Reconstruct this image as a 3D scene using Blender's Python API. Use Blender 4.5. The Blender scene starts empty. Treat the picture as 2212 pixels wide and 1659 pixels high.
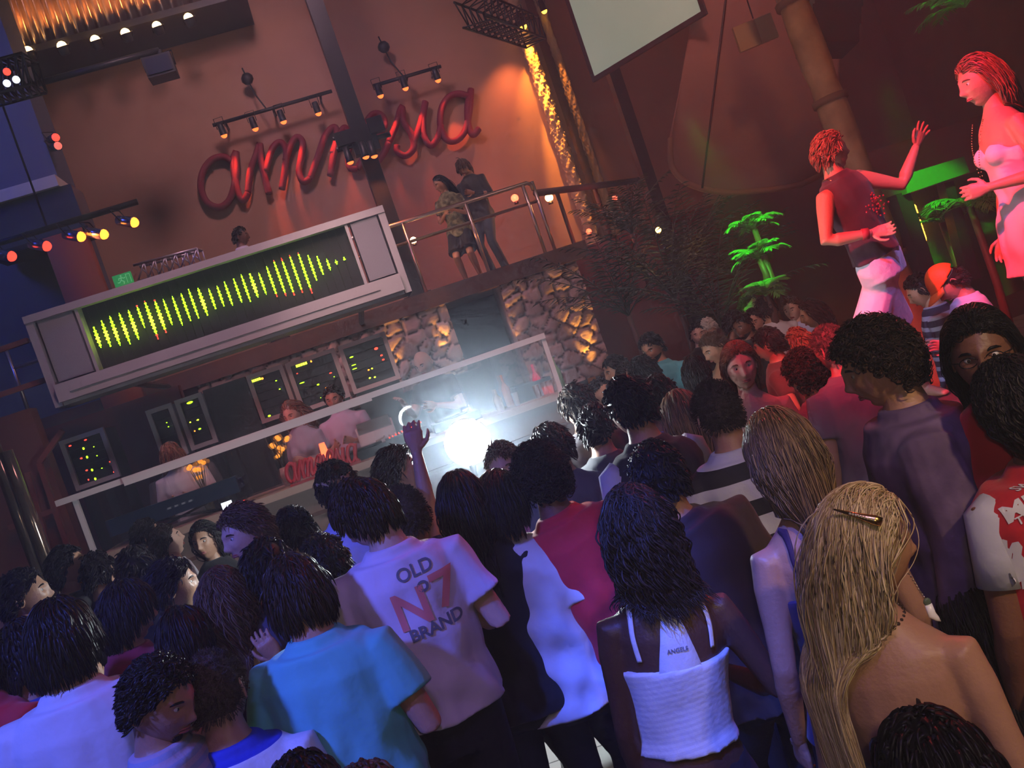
HAZE = 0.008
import bpy, bmesh, math, random
import numpy as np
from mathutils import Vector, Matrix
from mathutils.bvhtree import BVHTree
rnd = random.Random(7)
C = bpy.context.scene.collection
PI = math.pi
# ------------------------------------------------------------- camera model
W, H, F = 2212, 1659, 2000.0
ROLL, PITCH, CAMZ = math.radians(19.0), math.radians(2.3), 2.15
Fw = np.array([0, math.cos(PITCH), -math.sin(PITCH)]); Up0 = np.array([0, math.sin(PITCH), math.cos(PITCH)]); X0 = np.array([1., 0, 0])
Rt = math.cos(ROLL)*X0 - math.sin(ROLL)*Up0
Uv = math.sin(ROLL)*X0 + math.cos(ROLL)*Up0
def ray(px, py): return Fw + Rt*(px-W/2)/F + Uv*(H/2-py)/F
def at(px, py, depth): return np.array([0, 0, CAMZ]) + ray(px, py)*depth
# stage frame: walls of the DJ side are turned 9 degrees
YW = math.radians(9.0)
E1 = np.array([math.cos(YW), math.sin(YW), 0]); E2 = np.array([-math.sin(YW), math.cos(YW), 0]); EZ = np.array([0, 0, 1.])
def uz(px, py, v):
    d = ray(px, py); o = np.array([0, 0, CAMZ]); t = v/(d @ E2); p = o+d*t
    return p @ E1, p[2]
def S(u, v, z): return E1*u + E2*v + EZ*z
def hitz(px, py, z):
    d = ray(px, py); return np.array([0, 0, CAMZ]) + d*((z-CAMZ)/d[2])
# ------------------------------------------------------------- materials
MATS = {}
def mat(name, col, rough=.6, metal=0, emit=None, es=0, bump=None, noise=None, coat=0, alpha=1, trans=0, sheen=0, spec=None):
    if name in MATS: return MATS[name]
    m = bpy.data.materials.new(name); m.use_nodes = True; MATS[name] = m
    nt = m.node_tree; b = nt.nodes['Principled BSDF']
    b.inputs['Base Color'].default_value = (*col, 1); b.inputs['Roughness'].default_value = rough
    b.inputs['Metallic'].default_value = metal; b.inputs['Alpha'].default_value = alpha
    b.inputs['Transmission Weight'].default_value = trans; b.inputs['Coat Weight'].default_value = coat
    b.inputs['Sheen Weight'].default_value = sheen
    if spec is not None: b.inputs['Specular IOR Level'].default_value = spec
    if emit: b.inputs['Emission Color'].default_value = (*emit, 1); b.inputs['Emission Strength'].default_value = es
    tc = None
    if bump or noise:
        tc = nt.nodes.new('ShaderNodeTexCoord')
    if noise:      # (scale, other colour, amount)
        n = nt.nodes.new('ShaderNodeTexNoise'); n.inputs['Scale'].default_value = noise[0]; n.inputs['Detail'].default_value = 4
        nt.links.new(tc.outputs['Object'], n.inputs['Vector'])
        r = nt.nodes.new('ShaderNodeValToRGB'); r.color_ramp.elements[0].position = .5-noise[2]; r.color_ramp.elements[1].position = .5+noise[2]
        r.color_ramp.elements[0].color = (*col, 1); r.color_ramp.elements[1].color = (*noise[1], 1)
        nt.links.new(n.outputs['Fac'], r.inputs['Fac']); nt.links.new(r.outputs['Color'], b.inputs['Base Color'])
    if bump:       # (scale, strength)
        n = nt.nodes.new('ShaderNodeTexNoise'); n.inputs['Scale'].default_value = bump[0]; n.inputs['Detail'].default_value = 3
        nt.links.new(tc.outputs['Object'], n.inputs['Vector'])
        bp = nt.nodes.new('ShaderNodeBump'); bp.inputs['Strength'].default_value = bump[1]; bp.inputs['Distance'].default_value = .01
        nt.links.new(n.outputs['Fac'], bp.inputs['Height']); nt.links.new(bp.outputs['Normal'], b.inputs['Normal'])
    return m
def stripe_mat(name, c1, c2, period, frac=.5, axis=2, rough=.8, wob=0.0):
    if name in MATS: return MATS[name]
    m = mat(name, c1, rough, bump=(60, .2)); nt = m.node_tree; b = nt.nodes['Principled BSDF']
    tc = nt.nodes.new('ShaderNodeTexCoord'); sp = nt.nodes.new('ShaderNodeSeparateXYZ'); nt.links.new(tc.outputs['Object'], sp.inputs[0])
    a = nt.nodes.new('ShaderNodeMath'); a.operation = 'DIVIDE'; a.inputs[1].default_value = period; nt.links.new(sp.outputs[axis], a.inputs[0])
    f = nt.nodes.new('ShaderNodeMath'); f.operation = 'FRACT'; nt.links.new(a.outputs[0], f.inputs[0])
    g = nt.nodes.new('ShaderNodeMath'); g.operation = 'LESS_THAN'; g.inputs[1].default_value = frac; nt.links.new(f.outputs[0], g.inputs[0])
    x = nt.nodes.new('ShaderNodeMix'); x.data_type = 'RGBA'; x.inputs[6].default_value = (*c1, 1); x.inputs[7].default_value = (*c2, 1)
    nt.links.new(g.outputs[0], x.inputs[0]); nt.links.new(x.outputs[2], b.inputs['Base Color'])
    return m
def hair_mat(name, c1, c2, rough=.38):
    if name in MATS: return MATS[name]
    m = mat(name, c1, rough, spec=.5 if c2[0] > .2 else .22); nt = m.node_tree; b = nt.nodes['Principled BSDF']
    at_ = nt.nodes.new('ShaderNodeAttribute'); at_.attribute_name = 'lock'
    x = nt.nodes.new('ShaderNodeMix'); x.data_type = 'RGBA'; x.inputs[6].default_value = (*c1, 1); x.inputs[7].default_value = (*c2, 1)
    nt.links.new(at_.outputs['Fac'], x.inputs[0]); nt.links.new(x.outputs[2], b.inputs['Base Color'])
    return m
def cloth(name, c, bump=True): return mat('cloth_'+name, c, .85, bump=(14, .5), sheen=.15)
# ------------------------------------------------------------- mesh builder
class MB:
    def __init__(s): s.v = []; s.f = []; s.m = []; s.n = 0; s.lock = []
    def add(s, v, f, mi=0, lock=0.):
        v = np.asarray(v, float).reshape(-1, 3); s.v.append(v); s.lock.append(np.full(len(v), lock) if np.isscalar(lock) else lock)
        s.f += [tuple(int(i)+s.n for i in q) for q in f]; s.m += [mi]*len(f); s.n += len(v); return s
    def box(s, lo, hi, mi=0, T=None):
        x0, y0, z0 = lo; x1, y1, z1 = hi
        v = np.array([[x0,y0,z0],[x1,y0,z0],[x1,y1,z0],[x0,y1,z0],[x0,y0,z1],[x1,y0,z1],[x1,y1,z1],[x0,y1,z1]])
        if T is not None: v = np.array([T(*p) for p in v])
        return s.add(v, [(0,3,2,1),(4,5,6,7),(0,1,5,4),(1,2,6,5),(2,3,7,6),(3,0,4,7)], mi)
    def sbox(s, u0, u1, v0, v1, z0, z1, mi=0): return s.box((u0, v0, z0), (u1, v1, z1), mi, S)
    def tube(s, pts, rad, seg=10, ref=(1., 0, 0), mi=0, cap=True, lock=0., square=False):
        P = np.asarray(pts, float); n = len(P); ref = np.asarray(ref, float)
        T = np.gradient(P, axis=0); T /= np.linalg.norm(T, axis=1)[:, None]+1e-12
        R = np.array([r if hasattr(r, '__len__') else (r, r) for r in rad], float)
        if len(R) == 1: R = np.repeat(R, n, 0)
        an = np.arange(seg)*2*PI/seg + (PI/4 if square else 0)
        vs = []
        for i in range(n):
            x = ref - T[i]*(ref @ T[i]); l = np.linalg.norm(x)
            if l < .1:
                r2 = np.array([0, 1., 0.2]); x = r2 - T[i]*(r2 @ T[i]); l = np.linalg.norm(x)
            x /= l; y = np.cross(T[i], x)
            vs.append(P[i] + np.outer(np.cos(an)*R[i, 0], x) + np.outer(np.sin(an)*R[i, 1], y))
        f = [(i*seg+j, i*seg+(j+1) % seg, (i+1)*seg+(j+1) % seg, (i+1)*seg+j) for i in range(n-1) for j in range(seg)]
        if cap: f += [tuple(range(seg))[::-1], tuple((n-1)*seg+j for j in range(seg))]
        return s.add(np.concatenate(vs), f, mi, lock)
    def ell(s, c, r, seg=14, rings=9, mi=0, M=None, fn=None):
        th = np.linspace(0, PI, rings); vs = []
        for t in th:
            for j in range(seg):
                p = 2*PI*j/seg; vs.append((math.sin(t)*math.cos(p), math.sin(t)*math.sin(p), math.cos(t)))
        v = np.array(vs)*np.asarray(r)
        if M is not None: v = v @ np.asarray(M).T
        v = v+np.asarray(c)
        f = [(i*seg+j, (i+1)*seg+j, (i+1)*seg+(j+1) % seg, i*seg+(j+1) % seg) for i in range(rings-1) for j in range(seg)]
        return s.add(v, f, mi)
    def mesh(s, name='m', weld=False):
        me = bpy.data.meshes.new(name)
        V = np.concatenate(s.v) if s.v else np.zeros((0, 3))
        me.from_pydata(V.tolist(), [], s.f); me.polygons.foreach_set('material_index', s.m)
        if weld:
            bm = bmesh.new(); bm.from_mesh(me); bmesh.ops.remove_doubles(bm, verts=bm.verts, dist=1e-5); bm.to_mesh(me); bm.free()
        return me
    def obj(s, name, mats, parent=None, smooth=True, loc=None, lock=False):
        me = s.mesh(name)
        if lock:
            a = me.attributes.new('lock', 'FLOAT', 'POINT'); a.data.foreach_set('value', np.concatenate(s.lock).astype(np.float32))
        return link(name, me, mats, parent, smooth, loc)
def link(name, me, mats, parent=None, smooth=True, loc=None):
    for m in (mats if isinstance(mats, (list, tuple)) else [mats]): me.materials.append(m)
    if smooth: me.polygons.foreach_set('use_smooth', [True]*len(me.polygons))
    o = bpy.data.objects.new(name, me); C.objects.link(o)
    if parent: o.parent = parent
    if loc is not None: o.location = loc
    me.update(); return o
def tag(o, label, cat=None, group=None, kind=None):
    if label: o['label'] = label
    if cat: o['category'] = cat
    if group: o['group'] = group
    if kind: o['kind'] = kind
    return o
def empty(name, loc, label, cat, group=None):
    o = bpy.data.objects.new(name, None); C.objects.link(o); o.location = loc; o.empty_display_size = .1
    return tag(o, label, cat, group)
def struct(o): o['kind'] = 'structure'; return o
def remesh(me, voxel, it=4, fac=.5):
    o = bpy.data.objects.new('tmp', me); C.objects.link(o)
    r = o.modifiers.new('r', 'REMESH'); r.mode = 'VOXEL'; r.voxel_size = voxel
    if it:
        q = o.modifiers.new('s', 'SMOOTH'); q.iterations = it; q.factor = fac
    dg = bpy.context.evaluated_depsgraph_get(); dg.update()
    out = bpy.data.meshes.new_from_object(o.evaluated_get(dg), depsgraph=dg)
    bpy.data.objects.remove(o); bpy.data.meshes.remove(me)
    return out
def arr(me):
    V = np.empty(len(me.vertices)*3); me.vertices.foreach_get('co', V); V = V.reshape(-1, 3)
    return V, [tuple(p.vertices) for p in me.polygons]
def bvh_of(me):
    V, f = arr(me); return BVHTree.FromPolygons(V.tolist(), f)
def unit(v): v = np.asarray(v, float); return v/(np.linalg.norm(v)+1e-12)
def rotz(a): c, s = math.cos(a), math.sin(a); return np.array([[c, -s, 0], [s, c, 0], [0, 0, 1.]])
def rotx(a): c, s = math.cos(a), math.sin(a); return np.array([[1., 0, 0], [0, c, -s], [0, s, c]])
def roty(a): c, s = math.cos(a), math.sin(a); return np.array([[c, 0, s], [0, 1., 0], [-s, 0, c]])
def text_mesh(body, size, font=None, ext=0.0, shear=0, bev=0, off=0):
    cu = bpy.data.curves.new('t', 'FONT'); cu.body = body; cu.size = size; cu.align_x = 'CENTER'; cu.align_y = 'CENTER'
    cu.extrude = ext; cu.shear = shear; cu.bevel_depth = bev; cu.offset = off; cu.resolution_u = 4
    o = bpy.data.objects.new('t', cu); C.objects.link(o); dg = bpy.context.evaluated_depsgraph_get(); dg.update()
    me = bpy.data.meshes.new_from_object(o.evaluated_get(dg), depsgraph=dg)
    bpy.data.objects.remove(o); return me
def subdiv_long(me, L):
    bm = bmesh.new(); bm.from_mesh(me)
    bmesh.ops.triangulate(bm, faces=bm.faces)
    for _ in range(4):
        e = [x for x in bm.edges if x.calc_length() > L]
        if not e: break
        bmesh.ops.subdivide_edges(bm, edges=e, cuts=1)
        bmesh.ops.triangulate(bm, faces=bm.faces)
    bm.to_mesh(me); bm.free(); return me
def project(name, flat, bvh, O, ux, uy, n, mats, parent, off=.004):
    """lay flat 2-D shapes (list of (x, y) verts and faces) on a curved surface: from O along -n"""
    V, f = flat; out = []
    for x, y, _ in V:
        p = O + ux*x + uy*y
        h = bvh.ray_cast(Vector(p + n*.6), Vector(-n))
        out.append((np.array(h[0]) + n*off) if h[0] is not None else p)
    mb = MB(); mb.add(np.array(out), f); return mb.obj(name, mats, parent)
# ------------------------------------------------------------- people
SKIN = {}
def skin(k):
    c = {'fair': (.60, .36, .27), 'tan': (.46, .24, .15), 'olive': (.38, .19, .115), 'brown': (.20, .085, .05), 'dark': (.085, .035, .022)}[k]
    m = mat('skin_'+k, c, .48, bump=(90, .15)); m.node_tree.nodes['Principled BSDF'].inputs['Subsurface Weight'].default_value = 0
    return m
HC = {'black': ((.006, .005, .006), (.022, .016, .014)), 'dark': ((.012, .008, .006), (.05, .03, .02)), 'brown': ((.05, .028, .016), (.16, .09, .05)),
      'blonde': ((.34, .21, .09), (.86, .68, .38)), 'dirty': ((.09, .05, .025), (.40, .25, .12)), 'red': ((.12, .04, .02), (.32, .13, .06)),
      'white': ((.6, .56, .48), (.8, .76, .66)), 'grey': ((.10, .09, .08), (.28, .25, .22))}
def hmat(k): return hair_mat('hair_'+k, *HC[k])
def head_grid(rows, cols, fem=False):
    th = np.linspace(0.0001, PI-.0001, rows); ph = np.arange(cols)*2*PI/cols
    ph = ph + .5*np.sin(ph)*-1.0          # concentrate columns at the face (phi=0)
    T, P = np.meshgrid(th, ph, indexing='ij')
    dx = np.sin(T)*np.sin(P); dy = np.sin(T)*np.cos(P); dz = np.cos(T)
    x = .077*dx; y = .098*dy; z = .120*dz
    t = np.clip(-dz, 0, 1)
    x = x*(1-.26*t**1.3)
    y = np.where(dy < 0, y*(1-.40*t**1.5), y*(1-.05*t))
    x = x*(1 + .05*np.exp(-((dy+.4)/.4)**2))
    fr = np.clip(dy*2.2, 0, 1)
    g = lambda a, s: np.exp(-(a/s)**2)
    ax = np.abs(x)
    k = .8 if fem else 1.0
    d = .010*g(x, .009)*g(z-.002, .03) + .021*g(x, .012)*g(z+.027, .015) + .006*g(ax-.012, .006)*g(z+.034, .008)
    d += .006*k*g(z-.030, .010)*g(x, .045) - .013*g(ax-.031, .013)*g(z-.010, .012)
    d += .005*g(ax-.045, .018)*g(z+.022, .02) + .007*g(x, .022)*g(z+.060, .011) - .005*g(x, .025)*g(z+.080, .007) - .003*g(x, .03)*g(z+.047, .004)
    d += .011*k*g(x, .022)*g(z+.100, .017) + .003*g(ax-.05, .02)*g(z+.085, .03)
    y = y + d*fr
    V = np.stack([x, y, z], -1).reshape(-1, 3)
    f = [(i*cols+j, i*cols+(j+1) % cols, (i+1)*cols+(j+1) % cols, (i+1)*cols+j) for i in range(rows-1) for j in range(cols)]
    f = [q[::-1] for q in f]
    return V, f, np.stack([dx, dy, dz], -1).reshape(-1, 3)
GR = {}
def scalp_ok(d, hl=0.):
    return d[:, 2] > -.52 + hl + 1.12*np.clip((d[:, 1]+.45)/1.25, 0, 1)
def hand(mb, wrist, fwd, palm, side, curl=.5, k=1., spread=.1):
    """five fingered hand: fwd = along the hand, palm = palm normal, side = +1/-1 thumb side"""
    f = unit(fwd); n = unit(np.asarray(palm)-f*(np.asarray(palm) @ f)); s = np.cross(f, n)*side
    w = np.asarray(wrist, float)
    m2 = MB()
    m2.tube([w-f*.02, w+f*.015, w+f*.05*k, w+f*.085*k, w+f*.095*k], [(.020, .017), (.026, .016), (.038, .015), (.041, .014), (.036, .010)], 10, ref=s)
    L = [.070, .078, .072, .056]
    for i in range(4):
        o = (i-1.5)*.0205*-1
        b = w+f*.085*k + s*o*k*-1
        b = w+f*.085*k + s*(1.5-i)*.0205*k
        d = unit(f + s*(1.5-i)*spread)
        p = [b]; ang = 0
        for seg_, fr in enumerate((.45, .30, .25)):
            ang += curl*(.55 if seg_ == 0 else .75)
            dd = d*math.cos(ang) + n*math.sin(ang)
            p.append(p[-1]+dd*L[i]*fr*k)
        m2.tube([p[0]-d*.01]+p, [.0092*k, .0092*k, .0085*k, .008*k, .0055*k], 7, ref=s)
    t0 = w+f*.02*k + s*.028*k
    t1 = t0 + unit(f*.7+s*.8+n*.25)*.038*k; t2 = t1+unit(f+s*.35+n*.4*curl)*.030*k; t3 = t2+unit(f+n*.6*curl)*.022*k
    m2.tube([t0-s*.012, t0, t1, t2, t3], [.012*k, .0125*k, .0105*k, .0092*k, .006*k], 7, ref=n)
    me = remesh(m2.mesh(), .0042, 3); V, ff = arr(me); bpy.data.meshes.remove(me); mb.add(V, ff)
def locks(rng, n, root, nrm, M, hc, kind, L, hm, R, seg=12, sides=3, tor=None, k=1.):
    """bundles of hair from roots: returns mesh builder. all arrays in person space"""
    mb = MB(); P = root.copy(); steps = seg; st = (L*k)/steps
    down = np.array([0, 0, -1.]); Mi = M.T; rad = np.array([.080, .101, .123])*k
    up = M @ np.array([0, 0, 1.]); back = M @ np.array([0, -1., 0]); rt = M @ np.array([1., 0, 0])
    loc = (root-hc) @ M
    sgn = np.sign(loc[:, 0])[:, None]
    if kind == 'short': D = nrm*.30 + back*.5 + down*.45 + rng.normal(0, .26, P.shape)
    elif kind == 'curly': D = nrm*1.0 + rng.normal(0, .5, P.shape)
    elif kind == 'mop': D = nrm*.28 + down*.6 + back*.15 + rng.normal(0, .22, P.shape)
    elif kind == 'back': D = nrm*.25 + back*.9 + down*.2 + rng.normal(0, .10, P.shape)
    else:
        fr_ = np.clip(loc[:, 1:2]/.08, 0, 1); D = nrm*.07 + sgn*rt*.05*(1-fr_) + down*.30*(1-fr_) + back*(.30+.9*fr_) + rng.normal(0, .09, P.shape)
    D /= np.linalg.norm(D, axis=1)[:, None]
    tr = [P.copy()]; w1 = rng.uniform(0, 6.28, (n, 1)); fq = rng.uniform(.6, 1.3, (n, 1)); clump = rng.uniform(.0, 1, (n, 1))
    gr = {'short': .16, 'curly': .0, 'mop': .42, 'back': .3}.get(kind, .36)
    layer = rng.uniform(0, .018, n)*k
    for i in range(steps):
        if kind == 'curly':
            a = w1 + i*1.1*fq; e1_ = np.cross(nrm, down+.01); e1_ /= np.linalg.norm(e1_, axis=1)[:, None]+1e-9; e2_ = np.cross(nrm, e1_)
            D = D*.4 + nrm*.25 + (e1_*np.cos(a)+e2_*np.sin(a))*.9
        else:
            wav = {'wavy': .38, 'braid': .5}.get(kind, .06)
            D = D + down*gr + (rt*np.sin(w1+i*.8*fq)+back*np.cos(w1*1.3+i*.7*fq))*wav
        if kind in ('long', 'wavy') and i > steps*.22:
            q = (P-hc) @ M; D = D - rt*(np.sign(q[:, :1])*np.clip(np.abs(q[:, :1])-.045, 0, .1)*8) + back*np.clip(q[:, 1:2]+.02, 0, .1)*9
        D /= np.linalg.norm(D, axis=1)[:, None]
        P = P + D*st
        q = (P-hc) @ M; rr = rad + layer[:, None] + .003
        l = np.linalg.norm(q/rr, axis=1); ins = l < 1
        q[ins] /= l[ins][:, None]; P = hc + q @ Mi
        if tor is not None:    # keep out of neck, shoulders and back
            tc, tr_, tM = tor
            for cz, c3, r3 in tc:
                q = (P-c3) @ tM; l = np.linalg.norm(q/(r3+layer[:, None]), axis=1); ins = l < 1
                q[ins] /= l[ins][:, None]; P = c3 + q @ tM.T
        tr.append(P.copy())
    tr = np.stack(tr, 1)     # n, steps+1, 3
    if kind in ('long', 'wavy', 'braid', 'mop', 'short'):
        g = rng.choice(n, max(6, n//(45 if kind in ('long', 'wavy') else 14)), replace=False); dd = ((root[:, None]-root[g][None])**2).sum(2); gi = g[np.argmin(dd, 1)]
        wt_ = (np.linspace(0, 1, steps+1)**1.3*rng.uniform(.25, .75, (n, 1)))[..., None]; tr = tr*(1-wt_)+tr[gi]*wt_
    T = np.gradient(tr, axis=1); T /= np.linalg.norm(T, axis=2)[..., None]+1e-9
    A = np.cross(T, np.array([.3, .2, 1.])); A /= np.linalg.norm(A, axis=2)[..., None]+1e-9; B = np.cross(T, A)
    s = np.linspace(0, 1, steps+1); prof = R*k*np.clip(1.1-s**3, .12, 1)*(np.minimum(1, .5+s*6))
    rr = prof[None, :]*rng.uniform(.6, 1.3, (n, 1))
    an = np.arange(sides)*2*PI/sides
    V = tr[:, :, None, :] + (A[:, :, None, :]*np.cos(an)[None, None, :, None] + B[:, :, None, :]*np.sin(an)[None, None, :, None])*rr[:, :, None, None]
    ns = steps+1; V = V.reshape(-1, 3)
    base = (np.arange(n)*ns*sides)[:, None, None]; i_ = (np.arange(steps)*sides)[None, :, None]; j = np.arange(sides)[None, None, :]; j2 = (j+1) % sides
    Fq = np.stack([base+i_+j, base+i_+j2, base+i_+sides+j2, base+i_+sides+j], -1).reshape(-1, 4)
    lk = np.repeat(rng.uniform(0, 1, n)**1.2, ns*sides)
    mb.add(V, Fq.tolist(), 0, lk); return mb
def torso_rings(sex):
    if sex == 'm': return [(-.13, .150, .105), (-.05, .168, .118), (.05, .160, .112), (.14, .148, .105), (.26, .160, .112), (.37, .178, .120), (.45, .185, .115), (.50, .165, .098), (.54, .110, .080), (.575, .066, .064)]
    return [(-.13, .150, .108), (-.05, .172, .122), (.04, .158, .112), (.14, .122, .092), (.24, .130, .096), (.35, .150, .112), (.43, .155, .105), (.48, .145, .088), (.52, .095, .070), (.56, .056, .056)]
ARMS = {'d': ((.055, -.02, -.29), (.05, .07, -.54)), 'b': ((.09, -.03, -.27), (-.02, .21, -.25)), 'c': ((.07, .02, -.28), (-.10, .22, -.18)),
        'u': ((.12, .12, .22), (.02, .16, .48)), 'o': ((.22, .02, -.18), (.30, .16, -.38)), 'h': ((.16, -.10, -.25), (.03, .06, -.42)),
        'f': ((.05, .16, -.22), (-.03, .38, -.05)), 'face': ((.10, .16, -.24), (-.13, .22, .03)), 'nape': ((.20, .05, .10), (.0, -.02, .20))}
def cap_on(root, hc, M, k, hv, hf, hd, m, nm='cap'):
    ok = hd[:, 2] > .22-.10*hd[:, 1]; idx = {i: n_ for n_, i in enumerate(np.where(ok)[0])}
    fs = [tuple(idx[i] for i in q) for q in hf if all(ok[i] for i in q)]
    b = MB(); v = hv[ok]*1.17+np.array([0, .0, .014]); b.add(hc+(v*k) @ M.T, fs)
    o = b.obj(nm, m, root); o.modifiers.new('s', 'SOLIDIFY').thickness = .005
    b = MB(); V = []; n = 15
    for i in range(n):
        a = (i/(n-1)-.5)*2.1
        for j in range(5):
            t = j/4; r = .108+t*.085*math.cos(a*.85); V.append((math.sin(a)*.092*(1+.12*t), math.cos(a)*r if j else math.cos(a)*.100, .050-.030*t-.016*abs(math.sin(a))**2))
    b.add(hc+(np.array(V)*k) @ M.T, [(i*5+j, i*5+j+1, (i+1)*5+j+1, (i+1)*5+j) for i in range(n-1) for j in range(4)])
    o2 = b.obj('brim', m, o); o2.modifiers.new('s', 'SOLIDIFY').thickness = .005
PN = 0
def person(head, yaw, label, hyaw=None, pitch=8, hroll=0, lean=(0, 0), sex='m', sk='tan', top=('tee', 'black', (.012, .012, .014)), bot=(.02, .025, .04),
           hair=('short', 'dark', None), arms='dd', floor=0., k=1., det=1, hipz=None, feet=None, loose=0., hands=(.6, .6), extra=None, cap=None, glasses=False, beard=None, tlo=None, depth=None, shz=0, group=None, face=None, stance=None):
    """head = (px, py, px-per-metre); yaw 0 faces away from the camera, 90 faces left, 180 faces the camera"""
    global PN; PN += 1; rng = np.random.default_rng(PN)
    px, py, s = head; dep = F/s if depth is None else depth
    hcw = at(px, py, dep)
    base = np.array([hcw[0]-lean[0], hcw[1]-lean[1], floor])
    ya = math.radians(yaw); hy = math.radians(hyaw if hyaw is not None else yaw)
    B = rotz(ya); M = rotz(hy) @ rotx(-math.radians(pitch)) @ roty(math.radians(hroll))
    hc = hcw-base
    # spine: hip -> neck
    neck_len = .13*k; nb = hc - M @ np.array([0, .012, .085])*k - np.array([0, 0, .055])*k
    TL = .565*k
    nb = nb + B @ np.array([0, -.01, 0])
    lx = np.array([lean[0], lean[1], 0])
    hz = math.sqrt(max(.04, TL**2-min((lx @ lx), .8*TL**2)))
    hip = nb - np.array([0, 0, hz]) - lx*min(1, .9*TL/max(np.linalg.norm(lx), 1e-6))
    dirS = unit(nb-hip); right = B @ np.array([1., 0, 0])
    right = unit(right-dirS*(right @ dirS)); fwd = np.cross(dirS, right)
    TM = np.stack([right, fwd, dirS], 1)
    rings = torso_rings(sex); sh = (.178 if sex == 'm' else .152)*k; shz_ = (.475 if sex == 'm' else .455)*k+shz
    mb = MB()
    tp = [hip+dirS*r[0]*k for r in rings]; tr = [(r[1]*k, r[2]*k) for r in rings]
    hb = hc - M @ np.array([0, .018, .050])*k
    nr = (.058 if sex == 'm' else .048)*k
    mb.tube(tp, tr, 18, ref=right)
    mb.tube([tp[-3], tp[-1], (tp[-1]+hb)/2, hb], [nr*1.35, nr*1.12, nr, nr], 14, ref=right)
    if sex == 'f':
        for sx in (-1, 1): mb.ell(hip+TM @ np.array([sx*.062, .075, .35])*k, np.array([.058, .052, .055])*k, M=TM)
    A = {}
    for sx, code in ((-1, arms[0]), (1, arms[1])):
        so = hip+TM @ np.array([sx*sh, 0, shz_])
        e, w = ARMS[code] if isinstance(code, str) else code
        if isinstance(code, str) or len(code) == 2:
            mul = np.array([sx, 1, 1.])
            el = so + (B @ (np.array(e)*mul))*k; wr = so + (B @ (np.array(w)*mul))*k
        # keep real limb lengths
        el = so+unit(el-so)*.285*k; wr = el+unit(wr-el)*.255*k
        A[sx] = (so, el, wr)
        u = 1. if sex == 'm' else .84
        mb.tube([so-TM @ np.array([sx*.05, 0, 0])*k, so, so+(el-so)*.25, so+(el-so)*.6, el, el+(wr-el)*.25, el+(wr-el)*.6, wr, wr+(wr-el)*.04],
                [.050*k*u, .058*k*u, .055*k*u, .046*k*u, .040*k*u, .043*k*u, .035*k*u, .026*k*u, .022*k*u], 12, ref=B @ np.array([0, 1., .1]))
    # legs
    L = {}
    kk = (hip[2])/(.93) if hip[2] > .3 else .5
    for sx in (-1, 1):
        hj = hip+TM @ np.array([sx*.088, 0, -.04])*k
        if stance and sx in stance:
            ft = np.array(stance[sx])-base; ft = np.array([ft[0], ft[1], max(ft[2], 0)+.08])
        else:
            off = B @ np.array([sx*.11, .0, 0]); ft = np.array([off[0], off[1], .08]) + np.array([hip[0], hip[1], 0])*.4
        kn = (hj+ft)/2
        ln = np.linalg.norm(hj-ft); full = .86*k
        if ln < full: kn = kn + (B @ np.array([sx*.02, 1., 0]))*math.sqrt(max(0, (full/2)**2-(ln/2)**2))*.9
        L[sx] = (hj, kn, ft)
        mb.tube([hj+np.array([0, 0, .05]), hj, hj+(kn-hj)*.35, hj+(kn-hj)*.8, kn, kn+(ft-kn)*.25, kn+(ft-kn)*.6, ft, ft-np.array([0, 0, .05])],
                [.080*k, .088*k, .078*k, .058*k, .053*k, .056*k, .045*k, .036*k, .036*k], 12, ref=B @ np.array([1., 0, 0]))
        fd = B @ np.array([sx*.15, 1., 0])
        mb.tube([ft+np.array([0, 0, -.02])-fd*.05, ft+np.array([0, 0, -.035])+fd*.04, ft+np.array([0, 0, -.05])+fd*.12, ft+np.array([0, 0, -.06])+fd*.175], [(.034, .045), (.040, .042), (.045, .028), (.030, .014)], 10, ref=B @ np.array([1., 0, 0]))
    vox = {0: .020, 1: .014, 2: .009, 3: .008}[det]
    me = remesh(mb.mesh(), vox, 5); V, ff = arr(me); bpy.data.meshes.remove(me)
    body = MB(); body.add(V, ff)
    gk = (48, 60) if det >= 2 else ((34, 40) if det == 1 else (22, 26))
    key = (gk, sex)
    if key not in GR: GR[key] = head_grid(*gk, fem=sex == 'f')
    hv, hf, hd = GR[key]
    body.add(hc+(hv*k) @ M.T, hf)
    for sx in (-1, 1):
        a = np.linspace(0, 2*PI, 13)[:-1] if det else np.linspace(0, 2*PI, 7)[:-1]
        ring = np.array([[sx*(.078+.010*max(0, -math.sin(t+1.2))), -.012+.015*math.cos(t), -.004+.029*math.sin(t)] for t in a])
        ring = np.concatenate([ring, ring[:2]])
        body.tube(hc+(ring*k) @ M.T, [.0042*k], 6, ref=M @ np.array([1., 0, 0]))
        body.ell(hc+M @ (np.array([sx*.076, -.010, -.006])*k), np.array([.006, .014, .026])*k, 8, 6, M=M)
    for sx, ci in ((-1, 0), (1, 1)):
        so, el, wr = A[sx]; hcurl = hands[ci]
        if det >= 1:
            f_ = unit(wr-el); inw = B @ np.array([-sx, .15, 0]) if arms[ci] in ('d', 'b', 'o', 'h') else B @ np.array([0, 1., .1])
            hand(body, wr, f_, inw, 1 if sx > 0 else -1, curl=hcurl if hcurl < 5 else .1, k=k*(1. if sex == 'm' else .9), spread=.28 if hcurl < .25 else .06)
        else: body.ell(wr+unit(wr-el)*.06, (.035, .025, .08), 8, 6, M=np.stack([unit(np.cross(unit(wr-el), [0, 1., .3])), unit(np.cross(unit(wr-el), np.cross(unit(wr-el), [0, 1., .3]))), unit(wr-el)], 1))
    root = empty('person', base, label, 'person', group)
    body.obj('body', skin(sk), root)
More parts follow.
